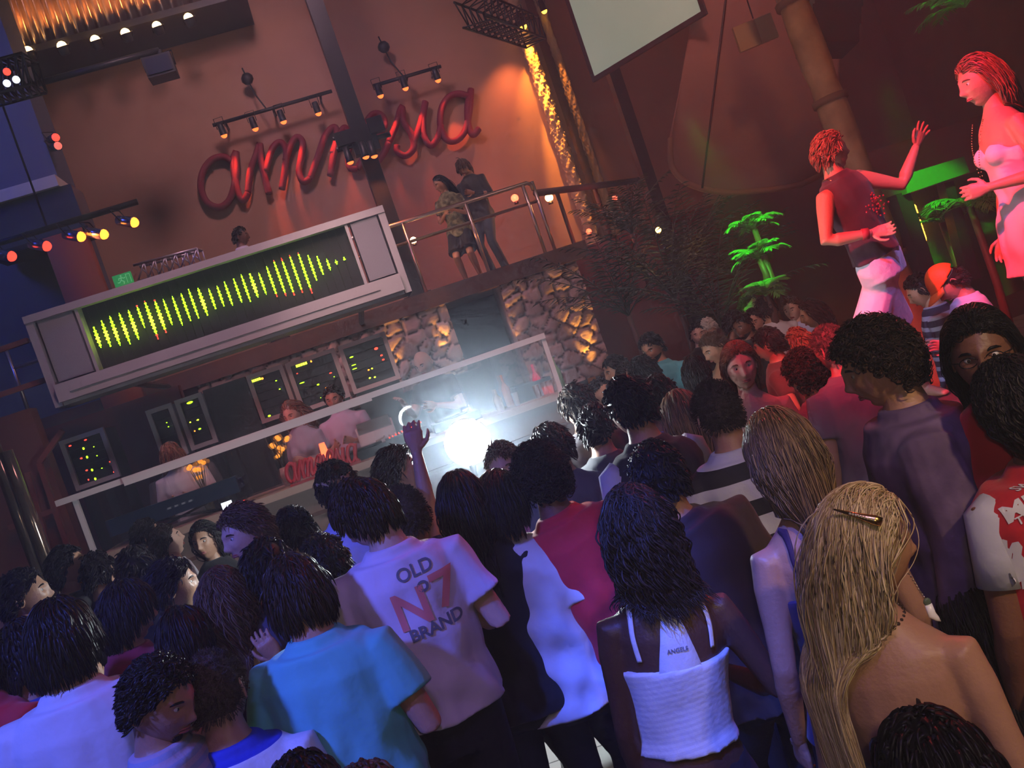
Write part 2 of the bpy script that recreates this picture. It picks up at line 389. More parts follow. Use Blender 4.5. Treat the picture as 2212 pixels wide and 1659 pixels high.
    # --- face parts
    facing = M @ np.array([0, 1., 0]); vis = facing @ unit(-(hcw-np.array([0, 0, CAMZ])))
    if vis > -.35:
        for sx in (-1, 1):
            e = MB(); c = hc+M @ (np.array([sx*.031, .0715, .009])*k)
            e.ell(c, np.array([.0128, .0118, .0095])*k, 12, 8, 0, M); e.ell(c+M @ (np.array([0, .0075, 0])*k), np.array([.0055, .0052, .0055])*k, 10, 6, 1, M)
            e.obj('eye', [mat('eye_white', (.55, .52, .5), .25), mat('iris', (.02, .012, .01), .2)], root)
        for sx in (-1, 1):
            e = MB(); p = [hc+M @ (np.array([sx*a, b, c])*k) for a, b, c in ((.014, .0945, .026), (.028, .0905, .0315), (.042, .081, .030), (.052, .070, .024))]
            e.tube(p, [(.003, .002), (.0042, .003), (.004, .003), (.0015, .0015)], 6, ref=M @ np.array([0, 0, 1.]))
            e.obj('eyebrow', hmat(hair[1] if hair else 'dark'), root, lock=True)
        e = MB(); 
        for dz, rr_ in ((-.0575, .0042), (-.0655, .0052)):
            p = [hc+M @ (np.array([a, b, c+dz])*k) for a, b, c in ((-.022, .079, -.001), (-.012, .0875, .001), (0, .0905, 0), (.012, .0875, .001), (.022, .079, -.001))]
            e.tube(p, [.0015*k, rr_*k*.9, rr_*k, rr_*k*.9, .0015*k], 7, ref=M @ np.array([0, 0, 1.]))
        e.obj('lips', mat('lips', (.36, .10, .09), .4), root)
        if beard:
            dd = hd; ok = (dd[:, 1] > -.05) & (dd[:, 2] < -.42) & (dd[:, 2] > -.93) & ~((np.abs(hv[:, 0]) < .026) & (np.abs(hv[:, 2]+.061) < .012)) if beard == 'full' else (dd[:, 1] > .3) & (np.abs(hv[:, 0]) < .024) & (hv[:, 2] < -.072)
            idx = {i: n_ for n_, i in enumerate(np.where(ok)[0])}
            fs = [tuple(idx[i] for i in q) for q in hf if all(ok[i] for i in q)]
            if fs:
                bm_ = MB(); bm_.add(hc+(hv[ok]*k*1.03) @ M.T, fs); bm_.obj('beard', mat('beard', (.015, .01, .008), .8, bump=(200, .8)), root)
    if glasses:
        g = MB()
        for sx in (-1, 1):
            a = np.linspace(0, 2*PI, 17)
            g.tube([hc+M @ (np.array([sx*.032+.022*math.cos(t), .096, .008+.014*math.sin(t)])*k) for t in a], [.0014], 5, ref=M @ np.array([0, 1., 0]))
            g.tube([hc+M @ (np.array(q)*k) for q in ((sx*.054, .094, .012), (sx*.074, .07, .01), (sx*.082, -.01, .006))], [.0015], 5)
        g.tube([hc+M @ (np.array(q)*k) for q in ((-.010, .1, .012), (.010, .1, .012))], [.0014], 5)
        g.obj('glasses', mat('glasses_frame', (.02, .02, .02), .2, .6), root)
    # --- hair
    if hair and hair[0] != 'bald':
        hk, hcname, hl = hair; hm_ = hmat(hcname) if hk != 'buzz' else mat('stubble_'+hcname, tuple(c*.5+.075*w_ for c, w_ in zip(HC[hcname][1], (1.2, .9, .7))), .95, bump=(260, 1.), spec=.05)
        ok = scalp_ok(hd, .0) & ((hd[:, 2] < .30) if cap else True)
        idx = {i: n_ for n_, i in enumerate(np.where(ok)[0])}
        fs = [tuple(idx[i] for i in q) for q in hf if all(ok[i] for i in q)]
        th = {'buzz': 1.012, 'curly': 1.10, 'short': 1.05, 'afro': 1.2}.get(hk, 1.06)
        hm2 = MB()
        nz = 1+rng.normal(0, .006, (ok.sum(), 1))
        hm2.add(hc+((hv[ok]*th*nz+np.array([0, -.004, .004]))*k) @ M.T, fs, 0, rng.uniform(0, .5, ok.sum()))
        # double the shell inward so the cap is closed
        if True:
            n = 2600 if hk == 'buzz' and det > 1 else {0: 160, 1: 420, 2: 1000, 3: 2400}[det] if det < 3 or hk not in ('long', 'bob') else 5200
            d = rng.normal(0, 1, (n*4, 3)); d /= np.linalg.norm(d, axis=1)[:, None]; d = d[scalp_ok(d, .03) & ((d[:, 2] < .12) if cap else True)][:n]; n = len(d)
            tt = np.clip(-d[:, 2], 0, 1)
            r0 = d*np.array([.077, .098, .120])*k; r0[:, 0] *= (1-.26*tt**1.3); r0[:, 1] = np.where(d[:, 1] < 0, r0[:, 1]*(1-.40*tt**1.5), r0[:, 1])
            kind = {'buzz': 'short', 'long': 'long', 'bob': 'long', 'wavy': 'wavy', 'braid': 'braid', 'short': 'short', 'curly': 'curly', 'mop': 'mop', 'slick': 'back', 'tail': 'back'}[hk]
            Ld = hl or {'buzz': .009, 'short': .038, 'curly': .08, 'mop': .095, 'slick': .09, 'bob': .26, 'long': .42, 'wavy': .45, 'braid': .34, 'tail': .14}[hk]
            rad = {'buzz': .0016, 'short': .0042, 'curly': .0052, 'mop': .005, 'long': .0032, 'bob': .0034, 'wavy': .0042, 'braid': .0042, 'slick': .0045, 'tail': .004}[hk]*{0: 2.2, 1: 1.45, 2: 1.0, 3: .72 if hk not in ('long', 'bob') else .50}[det]
            seg = {'buzz': 2, 'short': 4, 'curly': 7, 'mop': 7, 'slick': 7, 'tail': 7}.get(hk, 22 if det >= 2 else 10)
            tor = ([(0, hip+dirS*z_*k, np.array([a_, b_, c_])*k) for z_, a_, b_, c_ in ((.60, .072, .072, .12), (.40, .205, .135, .16), (.20, .19, .13, .22))], None, TM)
            lm = locks(rng, n, hc+r0 @ M.T, d @ M.T, M, hc, kind, Ld, hm_, rad, seg, 3, tor if Ld > .15 else None, k)
            hm2.add(np.concatenate(lm.v), lm.f, 0, np.concatenate(lm.lock))
        hm2.obj('hair', hm_, root, lock=True)
    if cap: cap_on(root, hc, M, k, hv, hf, hd, cap)
    # --- clothes
    tk = top[0]
    if tk != 'bare':
        cm = top[2] if not isinstance(top[2], tuple) else cloth(top[1], top[2])
        t = MB(); e = .014+loose*.6
        lo = {'tee': -.10, 'long': -.12, 'tank': -.06, 'dress': -.1, 'robe': -.35, 'vest': -.08, 'tube': -.08}[tk]
        if tlo is not None: lo = tlo
        hi = {'tank': .42, 'tube': .33, 'dress': .37}.get(tk, .565)
        rr = [r for r in rings if lo < r[0] <= hi]
        zs = [lo]+[r[0] for r in rr]; 
        ra = [(rr[0][1]+e+.012+loose*.5, rr[0][2]+e+.012+loose*.5)]+[(r[1]+e+loose*.4*(r[0] < .3)+.008*(r[0] < 0 or r[0] > .5), r[2]+e+loose*.4*(r[0] < .3)+.010*(r[0] < 0 or r[0] > .5)) for r in rr]
        if tk == 'dress' or tk == 'robe':
            zl = -.26 if tk == 'dress' else -.5
            zs = [zl]+zs; ra = [(.215, .17) if tk == 'dress' else (.24, .2)]+ra
        t.tube([hip+dirS*z_*k if z_ > -.13 else hip+dirS*-.13*k+np.array([0, 0, (z_+.13)*k]) for z_ in zs], [(a*k, b*k) for a, b in ra], 22, ref=right)
        if tk in ('tee', 'long', 'robe', 'vest'):
            t.tube([hip+dirS*.50*k, hip+dirS*.545*k, hip+dirS*.575*k], [(.145*k, .10*k), (.108*k, .090*k), (nr*1.42, nr*1.42)], 16, ref=right)
        if tk in ('tee', 'long', 'robe'):
            for sx in (-1, 1):
                so, el, wr = A[sx]; q = .62 if tk == 'tee' else 1.
                p = [so-TM @ np.array([sx*.06, 0, 0])*k, so, so+(el-so)*.35, so+(el-so)*q]; r_ = [.060, .070+loose*.2, .064+loose*.4, .058+loose*.6]
                if q == 1.:
                    p += [el+(wr-el)*.5, wr-(wr-el)*.04]; r_ += [.048+loose*.4, .036+loose*.4]
                t.tube(p, [x*k*(1 if sex == 'm' else .88) for x in r_], 14, ref=B @ np.array([0, 1., .1]))
        if sex == 'f' and tk != 'robe':
            for sx in (-1, 1): t.ell(hip+TM @ np.array([sx*.062, .080, .34])*k, np.array([.064, .058, .060])*k, M=TM)
        me = remesh(t.mesh(), vox*1.1, 3)
        V, f_ = arr(me); bpy.data.meshes.remove(me)
        nV = V-hip; zz = nV @ dirS; xx = nV @ right; yy = nV @ fwd
        ph_ = rng.uniform(0, 6, 4); amp = (.0045+loose*.05)*k*(.4 if tk in ('tank', 'tube') else 1)
        n_ = np.stack([xx, yy, zz*0], 1); n_ /= np.linalg.norm(n_, axis=1)[:, None]+1e-6; n_ = n_ @ TM.T
        fold = np.sin(np.arctan2(yy, xx)*7+zz*14+ph_[0]) + .8*np.sin(zz*38+xx*22*np.sign(xx)+ph_[1]) + .7*np.sin(xx*45-zz*25+ph_[2]) + .6*np.sin(yy*50+zz*31+ph_[3])
        V = V+n_*(fold*amp*np.clip(1.1-zz/.6/k, .25, 1.2))[:, None]
        tm = MB(); tm.add(V, f_)
        nm = {'tee': 'shirt', 'long': 'shirt', 'tank': 'tank_top', 'dress': 'dress', 'robe': 'shirt', 'vest': 'vest', 'tube': 'top'}[tk]
        tob = tm.obj(nm, cm, root)
        bv = BVHTree.FromPolygons(V.tolist(), f_)
    else: tob = None; bv = None
    if bot is not None:
        pm = bot if not isinstance(bot, tuple) else mat('trousers_%d_%d_%d' % tuple(int(c*999) for c in bot), bot, .8, bump=(30, .4))
        t = MB(); short = face == 'shorts'
        t.tube([hip+dirS*z_*k for z_ in (-.15, -.05, .02, .07)], [(.156*k, .112*k), (.174*k, .124*k), (.166*k, .118*k), (.150*k, .104*k)], 18, ref=right)
        for sx in (-1, 1):
            hj, kn, ft = L[sx]; q = [(hj+np.array([0, 0, .04]), .092), (hj, .100), (hj+(kn-hj)*.5, .088 if not short else .105)]
            if short: q += [(hj+(kn-hj)*.85, .115)]
            else: q += [(kn, .068), (kn+(ft-kn)*.5, .064), (ft-np.array([0, 0, .02]), .062)]
            t.tube([a for a, _ in q], [b*k for _, b in q], 12, ref=B @ np.array([1., 0, 0]))
        me = remesh(t.mesh(), .018 if det < 2 else .013, 3); link('shorts' if short else 'trousers', me, pm, root)
        if not short or face == 'shorts':
            t = MB()
            for sx in (-1, 1):
                ft = L[sx][2]; fd = B @ np.array([sx*.15, 1., 0])
                t.tube([ft+np.array([0, 0, -.02])-fd*.07, ft+np.array([0, 0, -.035])+fd*.04, ft+np.array([0, 0, -.045])+fd*.12, ft+np.array([0, 0, -.055])+fd*.195], [(.040, .055), (.046, .046), (.050, .034), (.034, .022)], 12, ref=B @ np.array([1., 0, 0]))
            if face != 'shorts': t.obj('shoes', mat('shoe_dark', (.02, .02, .02), .5), root)
    R = dict(root=root, hc=hc, M=M, hip=hip, TM=TM, B=B, A=A, k=k, bvh=bv, top=tob, base=base, right=right, fwd=fwd, up=dirS, L=L)
    return R
# ------------------------------------------------------------- the venue
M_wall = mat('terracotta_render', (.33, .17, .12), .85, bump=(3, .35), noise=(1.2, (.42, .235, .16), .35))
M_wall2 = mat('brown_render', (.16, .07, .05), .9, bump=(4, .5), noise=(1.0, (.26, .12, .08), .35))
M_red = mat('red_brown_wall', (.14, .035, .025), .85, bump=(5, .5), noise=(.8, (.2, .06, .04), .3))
M_dark = mat('dark_ceiling', (.03, .022, .03), .9, bump=(6, .3))
M_blk = mat('black_metal', (.018, .018, .022), .45, .3, bump=(30, .1))
M_grey = mat('grey_painted_wood', (.34, .30, .33), .5, bump=(25, .15), noise=(3, (.40, .36, .39), .3))
M_greyd = mat('grey_fabric_panel', (.26, .24, .28), .9, bump=(200, .5))
M_wood = mat('dark_timber', (.075, .035, .025), .55, bump=(12, .5), noise=(4, (.13, .06, .04), .3))
M_steel = mat('brushed_steel', (.62, .5, .42), .3, .9)
M_white = mat('white_gloss_paint', (.72, .66, .66), .35, bump=(40, .05))
M_count = mat('tan_counter', (.40, .29, .22), .5, bump=(18, .2), noise=(2, (.47, .35, .27), .3))
def emi(name, c, s, base=None): return mat(name, base or (.02, .02, .02), .4, emit=c, es=s)
GRN = emi('led_green', (.35, 1., .01), 5.0); YEL = emi('led_yellow', (.70, 1., .02), 8.0); RED = emi('led_red', (1., .04, .02), 4.0); ORG = emi('led_orange', (1., .25, .02), 4.0)
def floor_mat():
    m = mat('polished_concrete_tiles', (.30, .28, .27), .45, bump=(6, .1)); nt = m.node_tree; b = nt.nodes['Principled BSDF']
    t = nt.nodes.new('ShaderNodeTexCoord'); k = nt.nodes.new('ShaderNodeTexBrick'); k.offset = 0; k.inputs['Scale'].default_value = 1; k.inputs['Brick Width'].default_value = .4; k.inputs['Row Height'].default_value = .4; k.inputs['Mortar Size'].default_value = .006
    k.inputs['Color1'].default_value = (.42, .42, .40, 1); k.inputs['Color2'].default_value = (.36, .36, .35, 1); k.inputs['Mortar'].default_value = (.05, .05, .05, 1)
    nt.links.new(t.outputs['Object'], k.inputs['Vector']); nt.links.new(k.outputs['Color'], b.inputs['Base Color']); return m
def splane(name, u0, u1, v0, v1, z0, z1, m): b = MB(); b.sbox(u0, u1, v0, v1, z0, z1); return struct(b.obj(name, m, smooth=False))
# shell
b = MB(); b.box((-14, -3, -.2), (14, 20, 0)); struct(b.obj('floor', floor_mat(), smooth=False))
VS = 15.4
cu, cz = uz(1190, 240, VS)                          # the corner where the sign wall ends
lu, lz = uz(100, 300, VS)
splane('wall_back', -12, cu, VS, VS+.3, 0, 12, M_wall)
splane('wall_side', cu-.02, cu+.28, VS+.3, VS+2.2, 0, 12, M_wall)
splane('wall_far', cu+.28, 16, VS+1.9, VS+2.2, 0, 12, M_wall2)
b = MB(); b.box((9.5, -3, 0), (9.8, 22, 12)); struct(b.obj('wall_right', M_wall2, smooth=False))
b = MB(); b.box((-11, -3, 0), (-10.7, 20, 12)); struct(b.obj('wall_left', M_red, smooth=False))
b = MB(); b.box((-14, -3, 11.6), (14, 20, 12)); struct(b.obj('ceiling', M_dark, smooth=False))
b = MB(); b.box((-11, -3.3, 0), (9.8, -3, 12)); struct(b.obj('wall_rear', M_dark, smooth=False))
# ---- rough stone walls under the balcony
def stone_wall(name, q, v, thick=.5, sc=4.2, seed=1):
    (x0, y0), (x1, y1), (x2, y2), (x3, y3) = q
    p = [uz(x, y, v) for x, y in q]
    u0 = (p[0][0]+p[3][0])/2; u1 = (p[1][0]+p[2][0])/2; z1 = (p[0][1]+p[1][1])/2; z0 = min(p[2][1], p[3][1])
    r = np.random.default_rng(seed); nx, nz = int((u1-u0)*38), int((z1-z0)*38)
    U, Z = np.meshgrid(np.linspace(u0, u1, nx), np.linspace(z0, z1, nz), indexing='ij')
    pts = []
    g = 1/sc
    for i in range(int((u1-u0)/g)+2):
        for j in range(int((z1-z0)/(g*.72))+2): pts.append((u0+(i-.3+r.uniform(-.42, .42)+.5*(j % 2))*g, z0+(j-.3+r.uniform(-.36, .36))*g*.72))
    pts = np.array(pts); hgt = r.uniform(.0, .05, len(pts)); tint = r.uniform(0, 1, len(pts))
    Q = np.stack([U.ravel()+.02*np.sin(Z.ravel()*17), Z.ravel()+.02*np.sin(U.ravel()*15)], 1)
    D = np.full((len(Q), 2), 9.); I = np.zeros(len(Q), int)
    for c in range(0, len(Q), 4000):
        d = np.hypot((Q[c:c+4000, None, 0]-pts[None, :, 0]), 1.25*(Q[c:c+4000, None, 1]-pts[None, :, 1])); o = np.argsort(d, 1)[:, :2]
        D[c:c+4000, 0] = np.take_along_axis(d, o[:, :1], 1)[:, 0]; D[c:c+4000, 1] = np.take_along_axis(d, o[:, 1:2], 1)[:, 0]; I[c:c+4000] = o[:, 0]
    e = np.clip((D[:, 1]-D[:, 0])/.07, 0, 1); dep = (.075*np.sqrt(1-(1-e)**2)+hgt[I]*(e > .3))+.012*np.sin(Q[:, 0]*60+I)*np.sin(Q[:, 1]*53)*.5
    V = np.array([S(a, v-b_, c) for a, b_, c in zip(U.ravel(), dep, Z.ravel())])
    f = [(i*nz+j, (i+1)*nz+j, (i+1)*nz+j+1, i*nz+j+1) for i in range(nx-1) for j in range(nz-1)]
    mb = MB(); mb.add(V, f, 0, np.where(e < .25, 0, .35+.65*tint[I]))
    mb.sbox(u0, u1, v+.002, v+thick, z0, z1); mb.lock[-1][:] = .4
    m = mat('rough_limestone', (.10, .075, .06), .9, bump=(35, .5)); nt = m.node_tree
    if not any(n.type == 'ATTRIBUTE' for n in nt.nodes):
        a = nt.nodes.new('ShaderNodeAttribute'); a.attribute_name = 'lock'; x = nt.nodes.new('ShaderNodeMix'); x.data_type = 'RGBA'
        x.inputs[6].default_value = (.10, .07, .06, 1); x.inputs[7].default_value = (.62, .48, .40, 1)
        nt.links.new(a.outputs['Fac'], x.inputs[0]); nt.links.new(x.outputs[2], nt.nodes['Principled BSDF'].inputs['Base Color'])
    return mb.obj(name, m, lock=True), (u0, u1, z0, z1)
VB = 12.3
o, sw1 = stone_wall('stone_wall', [(420, 812), (955, 640), (1010, 800), (470, 960)], VB, seed=3)
tag(o, 'pale rubble stone wall behind the equipment racks, left of the dark doorway', 'stone wall', kind='structure')
o, sw2 = stone_wall('stone_wall', [(1078, 606), (1242, 556), (1318, 800), (1150, 860)], VB, seed=5)
tag(o, 'tall pale rubble stone pier right of the dark doorway under the balcony', 'stone wall', kind='structure')
# balcony slab
eu0, ez0 = uz(700, 700, VB); eu1, ez1 = uz(1262, 535, VB); BZ = uz(1060, 590, VB)[1]
print('balcony z', BZ, 'stone', sw1, sw2)
b = MB(); b.sbox(-11.0, eu1, VB-.15, VB+.1, BZ-.2, BZ+.02); b.sbox(-11.0, eu1, VB+.1, VS, BZ-.15, BZ); o = b.obj('balcony_floor', M_wood, smooth=False)
tag(o, 'dark timber balcony deck with a thick edge beam above the stone walls', 'balcony', kind='structure')
splane('wall_underbalcony', -11.0, eu1-.05, VS-1.0, VS-.9, 0, BZ-.16, mat('dark_doorway', (.03, .03, .045), .9))
u0, _ = uz(1300, 700, VB)
splane('wall_behind_plants', sw2[1], 16, VB+.7, VB+1.0, 0, BZ+.0, M_red)
# flat cladding left of the racks under the balcony
splane('wall_booth', -10.6, sw1[0], 11.0, 11.2, 0, BZ-.2, M_red)
# ---- DJ booth
VR = 8.0
ru0, rz0 = uz(122, 1085, VR); ru1, rz1 = uz(1172, 716, VR); print('rail', ru0, rz0, ru1, rz1)
cu0, cz0 = uz(250, 1215, VR); cu1, cz1 = uz(1232, 826, VR); print('counter', cu0, cz0, cu1, cz1)
RZ = (rz0+rz1)/2; CZ = cz1*.6+uz(700, 1045, VR)[1]*.4; print('RZ', RZ, 'CZ', CZ)
t = empty('dj_booth', S((cu0+cu1)/2, VR, 0), 'long tan DJ booth counter with clad front facing the crowd', 'DJ booth'); Lc = np.array(t.location)
def at_root(mb, root):
    L = np.array(root.location); mb.v = [v-L for v in mb.v]; return mb
def rpart(mb, name, m, root, smooth=False): return at_root(mb, root).obj(name, m, root, smooth)
b = MB(); b.sbox(cu0-.1, cu1, VR-.08, VR+.62, CZ-.06, CZ); rpart(b, 'worktop', M_count, t)
b = MB(); b.sbox(cu0, cu1-.05, VR, VR+.06, 0, CZ-.06); b.sbox(cu1-.11, cu1-.05, VR+.06, VR+.6, 0, CZ-.06); rpart(b, 'front_panel', mat('booth_front', (.22, .15, .12), .6, bump=(10, .3)), t)
b = MB(); b.sbox(cu0, cu1-.05, VR-.02, VR, CZ-.30, CZ-.27); b.sbox(cu0, cu1-.05, VR-.02, VR, .3, .33); rpart(b, 'trim_strip', M_wood, t)
t = empty('glass_screen', S((ru0+ru1)/2, VR, CZ), 'clear glass guard along the counter capped by a white rail', 'glass guard')
b = MB(); b.sbox(ru0, ru1, VR-.04, VR+.04, RZ-.05, RZ); b.sbox(ru0+.55, ru1-1.6, VR-.07, VR+.055, RZ-.07, RZ-.005); rpart(b, 'cap_rail', M_white, t)
n = 7
for i in range(n):
    a = cu0+.02+(ru1-cu0)*i/n; b = MB(); b.sbox(max(a, ru0+.1)+.01, cu0+.02+(ru1-cu0)*(i+1)/n-.01, VR-.006, VR+.006, CZ, RZ-.045)
    rpart(b, 'glass_pane', mat('clear_glass', (.9, .93, .95), .02, trans=1, spec=.3, alpha=.18), t)
for a in (ru0+.12, ru1-.04): b = MB(); b.sbox(a, a+.04, VR-.02, VR+.02, CZ, RZ-.04); rpart(b, 'end_post', M_white, t)
# raised DJ platform
b = MB(); b.sbox(cu0-.2, cu1+.2, VR+.62, 11.0, 0, .62); o = b.obj('dj_platform', M_wood, smooth=False); tag(o, 'raised timber platform the DJs stand on behind the counter', 'platform', kind='structure')
PLZ = .62
# ---- LED wall
VL = 9.3
P = [uz(*q, VL) for q in ((50, 690), (825, 450), (890, 622), (125, 888))]
hu0 = (P[0][0]+P[3][0])/2; hu1 = (P[1][0]+P[2][0])/2; hz1 = (P[0][1]+P[1][1])/2; hz0 = (P[2][1]+P[3][1])/2; print('led', hu0, hu1, hz0, hz1)
Q = [uz(*q, VL) for q in ((166, 655), (745, 480), (785, 618), (213, 806))]
iu0 = (Q[0][0]+Q[3][0])/2; iu1 = (Q[1][0]+Q[2][0])/2; iz1 = (Q[0][1]+Q[1][1])/2; iz0 = (Q[2][1]+Q[3][1])/2
t = empty('led_wall', S((hu0+hu1)/2, VL, hz0), 'wide grey framed display of vertical green light strings above the DJs', 'LED display')
b = MB(); b.sbox(hu0, hu1, VL+.02, VL+.42, iz1, hz1); b.sbox(hu0, hu1, VL+.02, VL+.42, hz0, hz0+.03)
b.sbox(hu0, hu0+.07, VL-.02, VL+.42, hz0, hz1); b.sbox(hu1-.07, hu1, VL-.02, VL+.42, hz0, hz1); b.sbox(hu0, hu1, VL-.04, VL+.06, hz1-.05, hz1+.02); b.sbox(iu0-.03, iu0, VL, VL+.4, iz0, iz1); b.sbox(iu1, iu1+.03, VL, VL+.4, iz0, iz1)
rpart(b, 'frame', M_grey, t)
for a, c in ((hu0+.07, iu0-.03), (iu1+.03, hu1-.07)):
    b = MB(); b.sbox(a+.03, c-.02, VL+.0, VL+.3, iz0+.03, iz1-.03); rpart(b, 'side_panel', M_greyd, t)
b = MB(); b.sbox(iu0, iu1, VL+.16, VL+.3, iz0, iz1); rpart(b, 'screen_back', mat('screen_black', (.006, .007, .012), .7), t)
b = MB()
for k_, (vv, za, zb) in enumerate(((VL-.10, hz0+.03, hz0+.20), (VL-.05, hz0+.20, iz0-.06), (VL-.0, iz0-.06, iz0))): b.sbox(hu0+.07, hu1-.07, vv, VL+.3, za, zb)
b.sbox(hu0+.2, hu1-.3, VL-.12, VL-.09, hz0+.10, hz0+.13)
rpart(b, 'ledge', M_grey, t)
z5 = [(520,380,570,495),(568,345,620,490),(615,320,672,482),(665,305,730,470),(715,285,780,450),(765,255,808,380),(808,230,885,445),(860,228,935,410),(915,228,965,370),(965,210,1020,365),(1012,190,1068,345),(1058,170,1110,330),(1105,160,1165,315),(1165,170,1213,280),(1213,150,1255,260),(1260,130,1300,260),(1308,110,1355,245),(1350,90,1403,235),(1395,78,1448,215),(1450,80,1490,195),(1490,40,1553,208),(1530,5,1603,205),(1575,-5,1650,205),(1620,-25,1695,190),(1665,-40,1750,190),(1720,-20,1778,118),(1770,-15,1815,85),(1825,5,1855,58),(1878,8,1890,30),(1925,-12,1930,5)]
fat = {0,1,2,3,4,6,7,12,18}; redtop = {5,6,7,21,22,23,24}; redbot = {6,7,20,21,22,23,24}
ncol = len(z5)+1
for i, (a, c, d, e) in enumerate(z5):
    p1 = uz(a/2.592, 560+c/2.592, VL+.1); p2 = uz(d/2.592, 560+e/2.592, VL+.1)
    uc = (p1[0]+p2[0])/2; za, zb = max(p1[1], p2[1]), min(p1[1], p2[1])
    b = MB(); nn = int((iz1-iz0-.04)/.018)
    for j in range(nn):
        z = iz0+.02+j*.018; on = zb-.005 <= z <= za+.005
        if on:
            tt = (z-zb)/max(za-zb, .01); w = .0045+.011*math.sin(PI*min(1, max(0, tt)))**.7*(1.25 if i in fat else .8)
            mi = 3 if (tt > .93 and i in redtop) or (tt < .10 and i in redbot) else (2 if (.25 < tt < .6 and (i in fat)) else 1)
            for sx in ((-.35, .35) if j % 2 else (0,)):
                b.ell(S(uc+sx*w*1.4, VL+.1, z), (w*.75, .006, .0085), 6, 4, mi)
        else: b.ell(S(uc, VL+.1, z), (.0035, .004, .005), 4, 3, 0)
    rpart(b, 'led_string', [mat('led_off', (.03, .05, .03), .4), GRN, YEL, RED], t)
b = MB()
for a in (hu0+.5, hu1-.5):
    b.tube([S(a, VL+.38, hz0+.1), S(a, VB-.1, BZ-.1)], [.035], 6, ref=E1)
rpart(b, 'support_arm', M_blk, t)
# ---- equipment racks
VK = 9.95
racks = [
 ('black effects rack with red and green lamps at the left end of the booth', [(127,953),(224,923),(260,1029),(166,1061)], 5, [(478,1012,14,7,'r'),(392,1045,14,7,'r'),(455,1115,12,9,'r'),(618,1133,13,8,'r'),(485,1182,12,8,'r'),(640,1190,14,8,'r'),(495,1235,6,9,'r'),(467,1060,10,14,'g'),(487,1108,10,14,'g'),(515,1180,10,14,'g'),(533,1230,10,14,'g'),(525,1050,6,5,'g'),(543,1100,6,5,'g'),(570,1170,6,5,'g'),(588,1222,6,5,'g')]),
 ('narrow pale framed rack with three small green lamps behind the keyboard player', [(316,888),(370,869),(408,978),(352,1000)], 5, [(933,915,6,5,'g'),(943,938,7,5,'g'),(885,1020,7,6,'g')]),
 ('grey framed rack with a short green meter left of the black panel', [(380,865),(436,846),(470,952),(412,978)], 5, [(1062,803,32,12,'g'),(1065,913,8,6,'y'),(1107,900,12,7,'y'),(1090,962,8,7,'o'),(1118,950,14,8,'g')]),
 ('red lit rack with a green and orange meter behind the fair haired woman', [(531,811),(610,788),(646,890),(566,915)], 6, [(135,677,52,12,'g'),(172,668,14,12,'o'),(250,680,9,6,'g'),(270,727,9,6,'g'),(110,725,9,5,'o'),(130,772,9,5,'o'),(212,877,15,10,'g')]),
 ('rack with a long bright green meter in the middle of the row', [(616,788),(722,749),(757,857),(652,892)], 6, [(392,590,58,12,'g'),(446,572,9,12,'o'),(368,640,8,5,'r'),(555,637,14,7,'r'),(395,692,26,6,'g'),(485,702,13,9,'g'),(530,720,9,6,'o'),(575,658,7,5,'g'),(602,728,5,4,'g'),(500,775,5,4,'g')]),
 ('rack with a cluster of red lamps at the right end beside the stone wall', [(728,751),(830,714),(866,818),(766,851)], 6, [(672,548,20,7,'g'),(810,500,20,14,'r'),(840,538,14,9,'r'),(850,562,14,9,'r'),(685,592,25,5,'g'),(690,613,25,5,'g'),(768,620,10,9,'o'),(787,612,8,8,'y'),(775,665,10,8,'y'),(803,660,10,8,'y')])]
for label, q, zr, marks in racks:
    p = [uz(*a, VK) for a in q]; a0 = (p[0][0]+p[3][0])/2; a1 = (p[1][0]+p[2][0])/2; z1 = (p[0][1]+p[1][1])/2; z0 = (p[2][1]+p[3][1])/2
    t = empty('equipment_rack', S((a0+a1)/2, VK+.25, PLZ), label, 'equipment rack', 'equipment racks behind the DJs')
    b = MB(); w = .045
    b.sbox(a0, a1, VK-.02, VK+.03, z1-w, z1); b.sbox(a0, a1, VK-.02, VK+.03, z0, z0+w); b.sbox(a0, a0+w, VK-.02, VK+.03, z0+w, z1-w); b.sbox(a1-w, a1, VK-.02, VK+.03, z0+w, z1-w); rpart(b, 'door_frame', M_grey, t)
    b = MB(); b.sbox(a0+.01, a1-.01, VK+.03, VK+.5, z0, z1-.01); b.sbox(a0+.02, a1-.02, VK+.05, VK+.5, PLZ, z0); rpart(b, 'cabinet', mat('rack_black', (.012, .013, .018), .35), t)
    b = MB()
    k_ = 5
    for j in range(k_): b.sbox(a0+w+.01, a1-w-.01, VK-.004, VK+.03, z0+w+(z1-z0-2*w)*(j+.06)/k_, z0+w+(z1-z0-2*w)*(j+.94)/k_)
    rpart(b, 'amplifier', mat('amp_front', (.02, .02, .028), .3, .2), t)
    for x, y, w_, h_, c in marks:
        if zr == 5: X, Y = x/2.592, 560+y/2.592
        else: X, Y = 500+x/2.592, 560+y/2.592
        uc, zc = uz(X, Y, VK-.01); hw = w_/2.592/F*VK*.55; hh = h_/2.592/F*VK*.5
        b = MB()
        if hw > .035:
            for j in range(5): b.sbox(uc-hw+2*hw*j/5+.003, uc-hw+2*hw*(j+1)/5-.003, VK-.016, VK-.004, zc-hh, zc+hh)
            rpart(b, 'level_meter', {'g': YEL, 'y': YEL, 'r': RED, 'o': ORG}[c], t)
        else:
            b.ell(S(uc, VK-.008, zc), (hw, .008, hh), 10, 6); rpart(b, 'indicator_lamp', {'g': GRN, 'y': YEL, 'r': RED, 'o': ORG}[c], t, True)
p = [uz(*a, VK+.1) for a in ((440, 846), (528, 812), (566, 915), (476, 950))]
